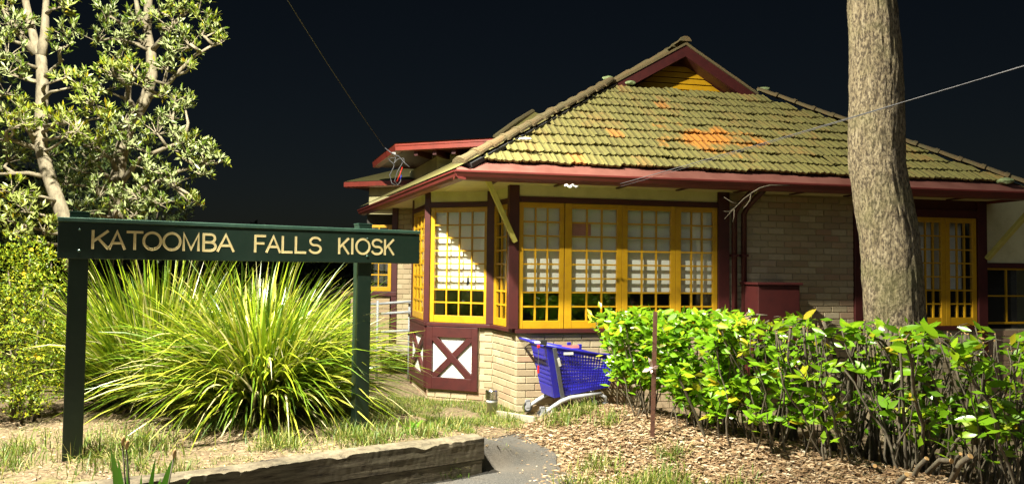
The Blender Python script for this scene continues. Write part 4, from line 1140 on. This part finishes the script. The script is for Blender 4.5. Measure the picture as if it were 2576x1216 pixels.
litter('garden_litter', 9000, left_xy, 'bits of dead leaf and bark on the sign garden soil', .015, .05, .015)

# ------------------------------------------------------------------ hedge: glossy leafy shrubs at the left, pruned bare stems at the right
def leaf_obj_mesh(k):
    r = random.Random(k); mb = MB(); n = 5
    L, Wd = 1.0, .40; cur = r.uniform(-.05, .18); fold = r.uniform(.10, .22)
    for i in range(n + 1):
        t = i / n; w_ = Wd * .5 * (math.sin(PI * min(1, t ** .75)) ** .8 if 0 < t < 1 else .02); z = -cur * t * t
        mb.v += [(-w_, t * L, z + fold * w_), (0, t * L, z), (w_, t * L, z + fold * w_)]
    for i in range(n):
        for j in range(2): a = i * 3 + j; mb.f.append((a, a + 1, a + 4, a + 3))
    mb.smooth = True
    return mb.mesh('leaf', 'hedge_leaf')
leaf_mes = [leaf_obj_mesh(k) for k in range(5)]
cutdisc = MB().tube([(0, 0, -.004), (0, 0, .002)], 1.0, 10).mesh('cut_end', 'cut_wood')

def shrub(cx, cy, label, nstem, nleaf, nfol, R, Htop, cut, seed, thick=1.0, stump=False):
    rs = random.Random(seed); z = ground_z(cx, cy)
    t = empty('hedge_shrub', (cx, cy, z), label, 'hedge shrub', 'pruned hedge along the path')
    tips = []
    for i in range(nstem):
        a = rs.uniform(0, 2 * PI); r0 = R * .55 * math.sqrt(rs.random()); bx, by = cx + r0 * math.cos(a), cy + r0 * math.sin(a)
        bz = ground_z(bx, by) - .05; a2 = a + rs.gauss(0, 1.1); r1 = min(R * 1.1, r0 + rs.uniform(.0, .38))
        H = Htop + rs.uniform(-.42 if rs.random() < .4 else -.12, .05); ex, ey = cx + r1 * math.cos(a2), cy + r1 * math.sin(a2)
        n = 7; pts = []
        ph = rs.uniform(0, 6)
        for k in range(n + 1):
            s = k / n; wob = .045 * math.sin(s * 5 + ph) * s + .02 * math.sin(s * 13 + ph * 2)
            pts.append(V3(bx + (ex - bx) * s + wob * math.cos(ph), by + (ey - by) * s + wob * math.sin(ph), bz + (H - bz) * s))
        rb = rs.uniform(.006, .013) * thick * (1.7 if cut and rs.random() < .2 else 1)
        if stump and i < 7: rb = rs.uniform(.022, .034); H = Htop + rs.uniform(-.05, .06)
        st = MB(); st.tube(pts, [rb * (1 - .35 * k / n) for k in range(n + 1)], 6); so = st.build('stem', 'twig', t, True)
        if cut:
            d = (pts[-1] - pts[-2]).normalized(); q = d.to_track_quat('Z', 'Y').to_matrix().to_4x4()
            inst('cut_end', cutdisc, so, Matrix.Translation(pts[-1] + d * .003) @ q @ Matrix.Rotation(rs.gauss(0, .25), 4, 'X') @ Matrix.Diagonal((rb * .74, rb * .74, 1, 1)))
        # side shoots
        for b in range(rs.randint(1, 3)):
            k = rs.randint(2, n); p = pts[k]; aa = rs.uniform(0, 2 * PI); Ls = rs.uniform(.08, .28)
            e = p + V3(math.cos(aa) * Ls * .7, math.sin(aa) * Ls * .7, Ls * rs.uniform(.2, .9)); e.z = min(e.z, Htop + .05)
            st = MB(); st.tube([p, (p + e) / 2 + V3(0, 0, .02), e], [rb * .5, rb * .4, rb * .25], 5); st.build('shoot', 'twig', so, True)
            tips.append((e, p))
        tips.append((pts[-1], pts[-2])); tips.append((pts[n // 2 + 1], pts[n // 2]))
    # separate large leaves round the shoot tips, tilted to the light
    cl = rs.sample(tips, min(len(tips), max(3, nleaf // 7)))
    for i in range(nleaf):
        e, p = cl[i % len(cl)]; s = rs.uniform(.2, 1.1); c = p + (e - p) * s
        a = rs.uniform(0, 2 * PI); el = rs.uniform(-.25, .75); d = V3(math.cos(a) * math.cos(el), math.sin(a) * math.cos(el), math.sin(el))
        nrm = (V3(rs.gauss(0, .45) - .35, rs.gauss(0, .45) - .6, .8)).normalized(); x = d.cross(nrm).normalized(); zz = x.cross(d)
        Ls = rs.uniform(.095, .17)
        inst('leaf', rs.choice(leaf_mes), t, Matrix.Translation(c) @ Matrix((x, d, zz)).transposed().to_4x4() @ Matrix.Scale(Ls, 4))
    if nfol:
        E_ = np.array([list(e) for e, p in tips]); Pp = np.array([list(p) for e, p in tips]); k = rng.integers(0, len(E_), nfol)
        c = Pp[k] + (E_[k] - Pp[k]) * rng.uniform(.0, 1.15, (nfol, 1)) + rng.normal(0, .055, (nfol, 3)); c[:, 2] = np.minimum(c[:, 2], Htop + .06)
        D = rand_dir(nfol); D[:, 2] = D[:, 2] * .5 + .2; Nn = rng.normal(0, .5, (nfol, 3)) + np.array([-.3, -.5, .9])
        Ln = rng.uniform(.07, .13, nfol); V, F = leaves_np(c, D, Nn, Ln, Ln * .42, .15, .06)
        o = bpy.data.objects.new('foliage', np_mesh('foliage', V, F, 'hedge_foliage')); link(o, t); tag(o, kind='stuff')
    return t
HD = (HB - HA).normalized(); HNv = V3(-HD.y, HD.x, 0)
shrubs = []
spec = [  # along, across (positive = far side), stems, leaves, foliage, radius, cut
    (-.05, .10, 13, 260, 760, .42, False, 'leafy green hedge shrub at the end of the row beside the trolley'),
    (.45, -.05, 12, 290, 900, .44, False, 'dense glossy hedge shrub growing behind the rusty picket'),
    (.80, .55, 14, 190, 620, .42, True, 'dense leafy hedge shrub in front of the red meter box'),
    (.95, .0, 13, 290, 700, .44, False, 'tall glossy hedge shrub filling the middle of the leafy end'),
    (1.40, -.05, 14, 280, 520, .44, True, 'glossy hedge shrub with yellowing leaves and bare lower stems'),
    (1.30, .70, 20, 80, 120, .45, True, 'hedge shrub cut back to thick stumps before the dark brick bay'),
    (1.85, .05, 15, 100, 110, .42, True, 'sparse hedge shrub with long bare stems and few large leaves'),
    (1.95, .80, 26, 50, 80, .48, True, 'hedge shrub pruned to bare stumps in front of the tree trunk'),
    (2.35, .10, 17, 90, 120, .45, True, 'thin hedge shrub with crossing branches and leaf tufts'),
    (2.45, .95, 26, 80, 150, .50, True, 'hedge shrub of crowded upright stems before the double yellow window'),
    (2.85, .30, 17, 95, 130, .45, True, 'hedge shrub with pale sawn ends near the ground'),
    (3.00, 1.15, 24, 90, 170, .50, True, 'hedge shrub of crowded stems before the sliding window'),
    (3.35, .45, 16, 90, 150, .45, True, 'last hedge shrub of the row, thin stems and small leaves')]
for i, (s, o_, ns, nl, nf, R, cut, lab) in enumerate(spec):
    c = HA + HD * s + HNv * o_
    hs = shrub(c.x, c.y, lab, ns, nl, nf, R, 1.22, cut, 100 + i, .75 if i < 5 else .82, i in (2, 5, 7, 9)); shrubs.append(hs)

for (u, v, D, k, r_) in ((2330, 1152, 5.3, 8, .022), (2392, 1158, 5.2, 10, .024), (2440, 1146, 5.1, 10, .026), (2415, 1140, 5.25, 10, .02), (2200, 1170, 5.5, 8, .018), (2280, 1192, 5.1, 10, .02), (2130, 1150, 5.8, 6, .016), (2470, 1030, 5.2, 12, .018), (2435, 1085, 5.3, 10, .016), (2110, 1125, 6.0, 6, .014)):
    e = at(u, v, D); r_ *= random.uniform(.55, .85); d = V3(random.uniform(-.6, .5), -.7, random.uniform(.1, .9)).normalized(); st = MB(); st.tube([e - d * .22 - Z_ * .10, e - d * .1, e], [r_ * 1.1, r_ * 1.05, r_], 8)
    so = st.build('stub', 'twig', shrubs[k], True)
    inst('cut_end', cutdisc, so, Matrix.Translation(e + d * .003) @ d.to_track_quat('Z', 'Y').to_matrix().to_4x4() @ Matrix.Diagonal((r_ * .97, r_ * .97, 1, 1)))

# ------------------------------------------------------------------ trees at the left
def tree(name, trunk, radii, limbs, pads, label, mat, seed, leaf_len, dens, D0, bark='bark_pale', group=None):
    """trunk polyline; pads: (u, v, D, r_px, mat index) foliage pads hung on branches from the trunk"""
    rs = random.Random(seed); b0 = trunk[0]
    t = empty(name, (b0.x, b0.y, ground_z(b0.x, b0.y)), label, 'tree', group)
    tr = MB(); tr.tube(trunk, radii, 14); to = tr.build('trunk', bark, t, True)
    for ln, r0 in limbs:
        q = MB(); q.tube(ln, [r0 * (1 - .6 * i / (len(ln) - 1)) for i in range(len(ln))], 10); q.build('limb', bark, t, True)
    allpts = list(trunk) + [p for ln, r0 in limbs for p in ln]
    dense = []
    for i in range(len(trunk) - 1):
        for k in range(4): dense.append(trunk[i] + (trunk[i + 1] - trunk[i]) * (k / 4))
    for ln, r0 in limbs:
        for i in range(len(ln) - 1):
            for k in range(4): dense.append(ln[i] + (ln[i + 1] - ln[i]) * (k / 4))
    br = MB(); VV = {0: [], 1: []}; FF = {0: [], 1: []}; cnt = {0: 0, 1: 0}
    for (u, v, D, rp, mi) in pads:
        c = at(u, v, D); R = rp / 1886 * D
        src = min(dense, key=lambda p: (p - c).length + max(0, p.z - c.z + .1) * 1.5)
        mid = (src + c) / 2 + V3(rs.gauss(0, .08), rs.gauss(0, .08), -.05 * (c - src).length)
        if (c - src).length > .15: br.tube([src, mid, c - V3(0, 0, R * .3)], [.028, .020, .010], 6)
        nw = int(dens * (R / .25) ** 2) + 4
        for w in range(nw):
            while True:
                q = V3(rs.uniform(-1, 1), rs.uniform(-1, 1), rs.uniform(-1, 1))
                if .15 < q.length < 1: break
            e = c + V3(q.x * R * 1.05, q.y * R * 1.3, q.z * R * .85)
            if rs.random() < .6: br.tube([c - V3(0, 0, R * .3) + (e - c) * .15, (c + e) / 2 - V3(0, 0, .03), e], [.009, .007, .004], 4, False)
            n = rs.randint(8, 13); P = np.tile(np.array(e), (n, 1)) + rng.normal(0, .012, (n, 3))
            out = np.array(q.normalized()) * .5 + np.array([0, 0, .75])
            D_ = unit(rng.normal(0, .75, (n, 3)) + out); Nn = np.cross(np.cross(D_, out), D_) + rng.normal(0, .25, (n, 3)); Nn = np.where(Nn[:, 2:3] < -2, -Nn, Nn)
            Ln = leaf_len * rng.uniform(.65, 1.2, n); V, F = leaves_np(P, D_, Nn, Ln, Ln * .30, .15, .05)
            VV[mi].append(V); FF[mi].append(F + cnt[mi]); cnt[mi] += len(V)
    tag(br.build('branches', bark, t, True), kind='stuff')
    for mi in (0, 1):
        if VV[mi]:
            o = bpy.data.objects.new('crown', np_mesh('crown', np.concatenate(VV[mi]), np.concatenate(FF[mi]), mat[mi])); link(o, t); tag(o, kind='stuff')
    return t
def pl(*p): return [at(*q) for q in p]
t1 = pl((180, 680, 10.0), (165, 560, 10.0), (140, 490, 10.0), (118, 430, 10.0), (103, 370, 10.0), (103, 300, 10.0), (107, 210, 10.0), (103, 140, 10.0), (88, 110, 10.0), (72, 40, 10.0), (55, -40, 10.0), (45, -140, 10.1))
l1 = [(pl((103, 140, 10.0), (112, 90, 10.0), (115, 20, 10.05), (118, -60, 10.1)), .07), (pl((90, 135, 10.0), (60, 100, 9.9), (25, 50, 9.8), (-5, 5, 9.7)), .06), (pl((95, 365, 10.0), (75, 330, 9.9), (45, 300, 9.8), (0, 275, 9.6)), .05), (pl((95, 375, 10), (40, 355, 9.8), (-10, 350, 9.6)), .04), (pl((120, 445, 10), (70, 435, 9.8), (0, 437, 9.6)), .04), (pl((108, 200, 10), (130, 175, 9.9), (160, 150, 9.9)), .03)]
pads1 = [(30, 60, 9.8, 42, 0), (20, 130, 9.6, 42, 0), (55, 185, 9.8, 32, 0), (165, 80, 9.9, 36, 0), (155, 110, 9.7, 30, 0), (15, 225, 9.7, 38, 0), (25, 310, 9.6, 42, 1), (65, 270, 9.7, 36, 1), (15, 20, 9.8, 36, 1), (160, 8, 9.9, 32, 1), (165, 185, 9.7, 34, 0),
         (200, 205, 9.6, 36, 1), (235, 250, 9.5, 46, 1), (140, 290, 9.5, 40, 1), (195, 315, 9.4, 46, 1), (170, 335, 9.5, 34, 1), (260, 285, 9.6, 36, 1), (60, 300, 9.5, 34, 1), (20, 175, 9.6, 34, 0), (5, 80, 9.6, 30, 0), (75, 60, 10.2, 30, 0), (20, 395, 9.9, 40, 0), (110, 395, 10.4, 40, 0),
         (30, 470, 9.4, 44, 1), (70, 520, 9.4, 40, 1), (10, 540, 9.3, 40, 1), (110, 570, 9.5, 34, 1), (40, 580, 9.2, 40, 1), (120, 500, 10.6, 40, 0)]
tree('banksia_tree', t1, [.092, .092, .088, .084, .08, .078, .075, .066, .056, .048, .04, .025], l1, pads1, 'pale trunked tree forking high above the left sign post', ('banksia_leaf', 'bright_leaf'), 5, .095, 18, 10)
t2 = pl((290, 640, 10.9), (292, 520, 10.9), (296, 440, 10.9), (305, 380, 10.9), (322, 320, 10.9), (345, 285, 10.9), (368, 245, 10.9), (382, 190, 10.9), (380, 130, 10.9), (370, 80, 10.9), (372, 20, 10.9), (380, -60, 10.9), (385, -150, 11))
l2 = [(pl((345, 285, 10.9), (320, 250, 10.85), (325, 210, 10.8)), .075), (pl((402, 238, 10.8), (440, 190, 10.6), (490, 140, 10.5), (550, 105, 10.4)), .035), (pl((370, 245, 10.9), (405, 235, 10.8), (415, 200, 10.7), (425, 150, 10.6)), .04), (pl((375, 75, 10.9), (350, 45, 10.8), (340, -10, 10.8)), .06), (pl((380, 130, 10.9), (410, 95, 10.7), (450, 45, 10.6), (500, 10, 10.5)), .04), (pl((365, 115, 10.9), (330, 75, 10.8), (290, 50, 10.7)), .035), (pl((300, 440, 10.9), (280, 400, 10.7), (240, 370, 10.5)), .04), (pl((298, 470, 10.9), (350, 400, 10.7), (420, 370, 10.6), (480, 350, 10.5)), .045), (pl((296, 500, 10.9), (370, 470, 10.6), (450, 430, 10.5), (540, 405, 10.4)), .04), (pl((295, 480, 10.9), (250, 420, 10.6), (200, 380, 10.4)), .03)]
pads2 = [(270, 40, 10.7, 44, 0), (310, 90, 10.6, 42, 0), (245, 95, 10.7, 34, 0), (430, 60, 10.5, 46, 0), (478, 105, 10.4, 40, 0), (520, 55, 10.4, 34, 1), (500, 15, 10.4, 40, 0), (558, 100, 10.4, 16, 1), (432, 125, 10.5, 40, 0), (300, 150, 10.5, 42, 0), (340, 40, 10.6, 34, 0), (415, 165, 10.5, 34, 0), (455, 15, 10.5, 36, 1), (400, 20, 10.6, 30, 0), (540, 75, 10.4, 22, 0), (478, 165, 10.4, 14, 1),
         (290, 180, 10.2, 44, 1), (335, 175, 10.2, 34, 1), (350, 205, 10.3, 28, 0), (260, 215, 10.4, 34, 0), (440, 245, 10.5, 34, 0), (400, 235, 10.6, 20, 1), (465, 260, 10.5, 22, 0), (430, 285, 10.5, 30, 0), (395, 320, 10.5, 48, 0), (440, 330, 10.6, 34, 0), (470, 375, 10.4, 42, 0), (515, 395, 10.4, 36, 0), (562, 400, 10.4, 16, 0), (485, 350, 10.4, 24, 1), (530, 370, 10.4, 22, 0), (505, 430, 10.4, 28, 0),
         (380, 420, 10.5, 46, 0), (440, 450, 10.5, 40, 0), (350, 485, 10.3, 46, 0), (300, 510, 10.3, 42, 0), (250, 480, 10.3, 42, 0), (475, 500, 10.4, 22, 1), (500, 510, 10.4, 12, 1), (205, 420, 10.3, 40, 0), (165, 450, 10.4, 38, 0), (250, 385, 10.4, 38, 0), (235, 350, 10.2, 34, 1), (310, 300, 10.4, 40, 0), (330, 360, 10.5, 36, 0), (280, 320, 10.3, 32, 0), (210, 520, 10.3, 40, 0), (400, 500, 10.4, 40, 0), (340, 530, 10.2, 34, 0)]
tree('banksia_tree', t2, [.10, .10, .097, .094, .09, .085, .08, .076, .07, .06, .055, .048, .03], l2, pads2, 'bent pale trunked tree with grey green whorled leaves behind the sign', ('banksia_leaf', 'bright_leaf'), 6, .095, 18, 11)

# ------------------------------------------------------------------ low bushes
def bush(name, pads, mat, label, cat, leaf, dens, flowers=0, seed=1, stem_base=None, lw=.4):
    rs = random.Random(seed); cs = [(at(u, v, D), r / 1886 * D) for (u, v, D, r) in pads]
    b0 = stem_base or V3(sum(c.x for c, r in cs) / len(cs), sum(c.y for c, r in cs) / len(cs), 0)
    gz0 = ground_z(b0.x, b0.y); t = empty(name, (b0.x, b0.y, gz0), label, cat)
    st = MB(); Vs = []; Fs = []; k = 0; spots = []
    for c, R in cs:
        foot = V3(b0.x + (c.x - b0.x) * .6, b0.y + (c.y - b0.y) * .6, 0); foot.z = ground_z(foot.x, foot.y) - .03
        st.tube([foot, (foot + c) / 2 + V3(rs.gauss(0, .05), rs.gauss(0, .05), 0), c], [.016, .012, .006], 6)
        n = int(dens * (R / .25) ** 2)
        q = rand_dir(n); rr = R * rng.uniform(.35, 1.0, (n, 1)) ** .6; P = np.array(c) + q * rr * np.array([1.05, 1.05, .9])
        P[:, 2] = np.maximum(P[:, 2], ground_arr(P[:, 0], P[:, 1]) + .01)
        D_ = unit(q * .7 + rng.normal(0, .7, (n, 3)) + np.array([0, 0, .3])); Nn = rng.normal(0, .5, (n, 3)) + np.array([-.1, -.3, 1])
        Ln = leaf * rng.uniform(.6, 1.25, n); V, F = leaves_np(P, D_, Nn, Ln, Ln * lw, .12, .05); Vs.append(V); Fs.append(F + k); k += len(V)
        for j in range(int(flowers * (R / .25) ** 2)):
            d = V3(rs.gauss(0, .6), rs.gauss(-.8, .4), rs.gauss(.35, .4)).normalized(); spots.append((c + d * R * 1.02, d))
    st.build('stems', 'twig', t, True)
    o = bpy.data.objects.new('foliage', np_mesh('foliage', np.concatenate(Vs), np.concatenate(Fs), mat)); link(o, t); tag(o, kind='stuff')
    if spots:
        fm = MB(); n = 5; fm.v.append((0, 0, .1))
        for i in range(n * 2):
            a = PI * i / n; r = 1.0 if i % 2 == 0 else .62; fm.v.append((r * math.cos(a), r * math.sin(a), .35 * (i % 2 == 0)))
        fm.f = [(0, 1 + i, 1 + (i + 1) % (2 * n)) for i in range(2 * n)]; fme = fm.mesh('flower', 'flower')
        for p, d in spots:
            inst('flower', fme, t, Matrix.Translation(p) @ d.to_track_quat('Z', 'Y').to_matrix().to_4x4() @ Matrix.Scale(rs.uniform(.016, .028), 4))
bush('flowering_bush', [(20, 680, 7.8, 75), (75, 640, 8.0, 55), (110, 720, 7.7, 50), (30, 780, 7.5, 70), (95, 830, 7.4, 60), (25, 880, 7.2, 70), (90, 920, 7.2, 60), (20, 970, 7.0, 60), (110, 985, 7.1, 45), (140, 900, 7.4, 40), (60, 1010, 6.9, 45), (60, 720, 8.0, 60), (130, 660, 8.2, 40), (-50, 800, 7.5, 90), (-50, 950, 7.0, 80)],
     'bush_leaf', 'low yellow green bush with small yellow flowers left of the sign', 'bush', .042, 620, 1.6, 21)
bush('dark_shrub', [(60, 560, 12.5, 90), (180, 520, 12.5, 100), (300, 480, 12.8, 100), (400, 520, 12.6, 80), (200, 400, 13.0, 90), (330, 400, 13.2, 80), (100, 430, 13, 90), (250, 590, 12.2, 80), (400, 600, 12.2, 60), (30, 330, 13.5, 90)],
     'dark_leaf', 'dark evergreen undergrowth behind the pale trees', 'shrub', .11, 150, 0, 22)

# foreground strappy plant with dark seed stalks, bottom left
def strap_plant():
    b = at(345, 1290, 4.62); z = ground_z(b.x, b.y); t = empty('strap_leaf_plant', (b.x, b.y, z), 'bright green strap leaf plant with dark flower stalks by the sleeper end', 'plant')
    for (u, v, D, w_, dr) in ((283, 1142, 4.6, .044, .02), (292, 1160, 4.55, .04, .03), (430, 1136, 4.7, .034, .12), (300, 1175, 4.5, .03, .0), (385, 1160, 4.65, .022, .05), (470, 1195, 4.6, .03, .15), (355, 1190, 4.5, .026, .1), (320, 1165, 4.75, .02, .05), (250, 1200, 4.6, .03, .15), (400, 1200, 4.45, .03, .1)):
        e = at(u, v, D); p = V3(b.x + (e.x - b.x) * .35, b.y + (e.y - b.y) * .3, z - .02); d = e - p; Ln = d.length
        V, F = blades_np(np.array([list(p)]), np.array([list(d + V3(0, 0, dr * Ln))]), np.array([Ln * 1.12]), np.array([w_ * 1.9]), np.array([dr]), 8, None, unit(np.array([1.0, random.uniform(-.5, .5), random.uniform(-.2, .2)])))
        o = bpy.data.objects.new('leaf', np_mesh('leaf', V, F, 'strap_leaf', True)); link(o, t)
    for (u, v, D) in ((308, 1118, 4.65), (318, 1128, 4.6), (437, 1150, 4.7)):
        e = at(u, v, D); p = V3(b.x + (e.x - b.x) * .5, b.y, z - .02)
        st = MB(); st.tube([p, p + (e - p) * .6 + V3(.01, 0, 0), e], [.006, .005, .005], 6); so = st.build('stalk', 'twig', t, True)
        bd = MB(); bd.tube([e - V3(0, 0, .005), e + V3(.002, 0, .02), e + V3(.006, 0, .045), e + V3(.008, 0, .06)], [.005, .011, .009, .002], 8); bd.build('bud', 'cut_wood', so, True)
strap_plant()
def weed():
    b = at(1040, 1092, 6.85); z = ground_z(b.x, b.y); t = empty('broad_weed', (b.x, b.y, z), 'small broad leaved weed with a dark stump behind the sleeper', 'weed')
    for i in range(16):
        a = random.uniform(0, 2 * PI); el = random.uniform(.3, 1.2); L_ = random.uniform(.10, .20)
        V, F = blades_np(np.array([[b.x, b.y, z]]), np.array([[math.cos(a) * math.cos(el), math.sin(a) * math.cos(el), math.sin(el)]]), np.array([L_]), np.array([.026]), np.array([.35]), 6)
        o = bpy.data.objects.new('leaf', np_mesh('leaf', V, F, 'strap_leaf', True)); link(o, t)
    s = MB(); s.lathe((b.x + .05, b.y - .1, z - .03), [(.05, 0), (.045, .05), (.03, .08)], 10); s.build('stump', 'bark', t)
weed()

# ------------------------------------------------------------------ far wood behind everything
def far_wood():
    n = 110000; a = rng.uniform(-1.05, 1.15, n); d = rng.uniform(60, 95, n)
    hmax = 3.8 + 1.5 * np.sin(a * 9 + 1) + 1.7 * np.sin(a * 23 + 2) + 1.0 * np.sin(a * 51)
    x = np.sin(a) * d; y = np.cos(a) * d; z = hmax * rng.uniform(0, 1, n) ** .8 * (d / 62)
    P = np.stack([x, y, z], 1); D = rand_dir(n); Nn = rng.normal(0, .6, (n, 3)) + np.array([0, -.8, .6]); Ln = rng.uniform(.35, .9, n)
    V, F = leaves_np(P, D, Nn, Ln, Ln * .5)
    o = bpy.data.objects.new('far_wood', np_mesh('far_wood', V, F, 'far_leaf')); link(o)
    tag(o, 'dark wood far behind the kiosk against the night sky', 'wood', None, 'stuff')
far_wood()

# ------------------------------------------------------------------ wires, rag, twig, service head, hand rails
def sag(p, q, k, n=28):
    return [p + (q - p) * (i / n) - Z_ * k * 4 * (i / n) * (1 - i / n) for i in range(n + 1)]
wa = at(1560, 462, 8.36)
for i, (e, k, r, lab) in enumerate(((at(2650, 132, 4.6), .03, .006, 'pale overhead wire running from the gutter up past the trunk'), (at(2650, 128, 4.75), .035, .003, 'thin slack wire just below the pale overhead wire'))):
    p0 = wa + V3(0, 0, -.0 - i * .03); end = e + (e - p0).normalized() * 3.0
    mb = MB(); mb.tube(sag(p0, end, k), r * .6, 6); o = mb.build('overhead_wire', 'cable', None, True); tag(o, lab, 'wire', None)
s0 = at(968, 372, 13.9); s1 = at(750, 0, 9.2); s2 = s1 + (s1 - s0) * 1.4
mb = MB(); mb.tube(sag(s0, s2, .22), .006, 6); o = mb.build('overhead_wire', 'cable', None, True); tag(o, 'dark service wire rising from the rear roof corner into the sky', 'wire')
# service loop hanging at the rear roof corner
hd = empty('service_cables', at(990, 400, 12.95), 'tangle of looped electric cables hanging under the rear roof corner', 'cables')
for k, (m_, pts) in enumerate((('cable', [(968, 372), (985, 385), (1005, 395), (1012, 410), (1000, 430), (992, 455), (1000, 465), (1008, 455), (1006, 430)]), ('cable', [(975, 400), (995, 395), (990, 420), (980, 440), (985, 460), (996, 466)]), ('cable', [(978, 402), (990, 412), (1000, 400), (1015, 398), (1018, 410)]), ('red_plastic', [(1012, 420), (1005, 440), (998, 456)]), ('cart_blue', [(1010, 440), (1006, 452)]), ('cable', [(1000, 390), (1018, 410), (1030, 420)]))):
    mb = MB(); mb.tube([at(u, v, 12.9 - .02 * k) for u, v in pts], .009, 6); mb.build('cable', m_, hd, True)
mb = MB(); c = at(992, 386, 12.95); mb.box(c - V3(.05, .03, .02), (.08, 0, 0), (0, .05, 0), (0, 0, .04)); mb.build('junction_block', 'lamp_grey', hd, False, .008)
# rag on the gutter
p = at(1436, 468, 8.36); mb = MB(); n = 14; vs = []
for i in range(n + 1):
    for j in range(5):
        vs.append(p + A_ * (i / n - .5) * .16 - B_ * (.012 + .012 * math.sin(i * 1.3 + j)) + Z_ * ((j / 4 - .5) * .035 * (1 - abs(i / n - .5)) + .010 * math.sin(i * .9)))
mb.add(vs, [(i * 5 + j, (i + 1) * 5 + j, (i + 1) * 5 + j + 1, i * 5 + j + 1) for i in range(n) for j in range(4)])
o = mb.build('rag', 'pvc_white', None, True); o.modifiers.new('t', 'SOLIDIFY').thickness = .003; tag(o, 'shred of white rag caught under the red gutter', 'rag')
# dead twig hanging from the gutter
tw = MB(); D = 8.6
tw.tube(pl((1985, 466, 8.65), (1935, 466, D), (1912, 472, D), (1890, 485, D), (1870, 500, D), (1845, 525, D), (1822, 550, D)), [.005, .007, .008, .007, .006, .004, .002], 6)
tw.tube(pl((1888, 487, D), (1886, 503, D), (1876, 517, D), (1868, 524, D)), [.007, .006, .005, .003], 5)
tw.tube(pl((1858, 514, D), (1840, 508, D), (1820, 495, D)), [.005, .004, .002], 5); tw.tube(pl((1846, 526, D), (1846, 545, D), (1842, 558, D)), [.005, .004, .003], 5); tw.tube(pl((1850, 520, D), (1834, 532, D), (1820, 531, D)), [.004, .003, .002], 5)
o = tw.build('dead_twig', 'twig', None, True); tag(o, 'forked dead twig caught on the gutter beside the trunk', 'twig')
# galvanised hand rail by the rear steps
hr = empty('hand_rail', at(985, 870, 12.2), 'grey pipe hand rail beside the rear steps behind the grass', 'hand rail')
for v0, v1 in ((765, 757), (790, 783), (835, 830)):
    mb = MB(); mb.tube([at(930, v0, 12.2), at(1034, v1, 11.9)], .020, 8); mb.build('rail', 'pipe_grey', hr, True)
for u in (1030, 950):
    a = at(u, 755, 12.0); mb = MB(); mb.tube([a, V3(a.x, a.y, ground_z(a.x, a.y))], .020, 8); mb.build('upright', 'pipe_grey', hr, True)
MB().box(at(930, 880, 12.3), (.95, -.1, 0), (0, .5, 0), (0, 0, .06)).build('deck_edge', 'concrete', hr)

# ------------------------------------------------------------------ street lamp with two heads (stands left, out of the picture)
def street_lamp():
    base = V3(-6.4, 3.4, 0); base.z = ground_z(base.x, base.y)
    t = empty('street_lamp', base, 'tall grey twin headed street lamp standing left of the sign garden', 'street lamp')
    MB().lathe(base, [(.09, -.1), (.08, 1.0), (.055, 8.3)], 14).build('pole', 'lamp_grey', t, True)
    for L_, pw in ((LAMP_A, POWER_A), (LAMP_B, POWER_B)):
        top = base + Z_ * 8.2; hd = (L_ - top); hd.z = 0; hd.normalize()
        MB().tube([base + Z_ * 7.6, (base + Z_ * 7.9 + L_ + Z_ * .2) / 2 + Z_ * .1, L_ + Z_ * .20 - hd * .3], .035, 8).build('arm', 'lamp_grey', t, True)
        sd = V3(-hd.y, hd.x, 0)
        h_ = MB().box(L_ - hd * .3 - sd * .13 + Z_ * .14, hd * .6, sd * .26, Z_ * .10).build('lamp_head', 'lamp_grey', t, False, .02)
        MB().box(L_ - hd * .2 - sd * .09 + Z_ * .128, hd * .4, sd * .18, Z_ * .010).build('diffuser', 'lamp_glass', h_)
        ld = bpy.data.lights.new('street_light', 'AREA' if L_ is LAMP_A else 'SPOT'); ld.energy = pw
        aim = (V3(.1, 8.3, .4) - L_).to_track_quat('-Z', 'Y').to_matrix().to_4x4()
        if L_ is LAMP_A: ld.shape = 'DISK'; ld.size = .26; aim = (V3(.3, .8, -3.0)).to_track_quat('-Z', 'Y').to_matrix().to_4x4()
        if L_ is LAMP_B: ld.spot_size = rad(38); ld.spot_blend = .45      # shielded head aimed at the path corner
        ld.color = LAMP_COL
        if L_ is LAMP_B: ld.shadow_soft_size = .07
        lo = bpy.data.objects.new('street_light', ld); link(lo, t, Matrix.Translation(L_) @ aim)
street_lamp()
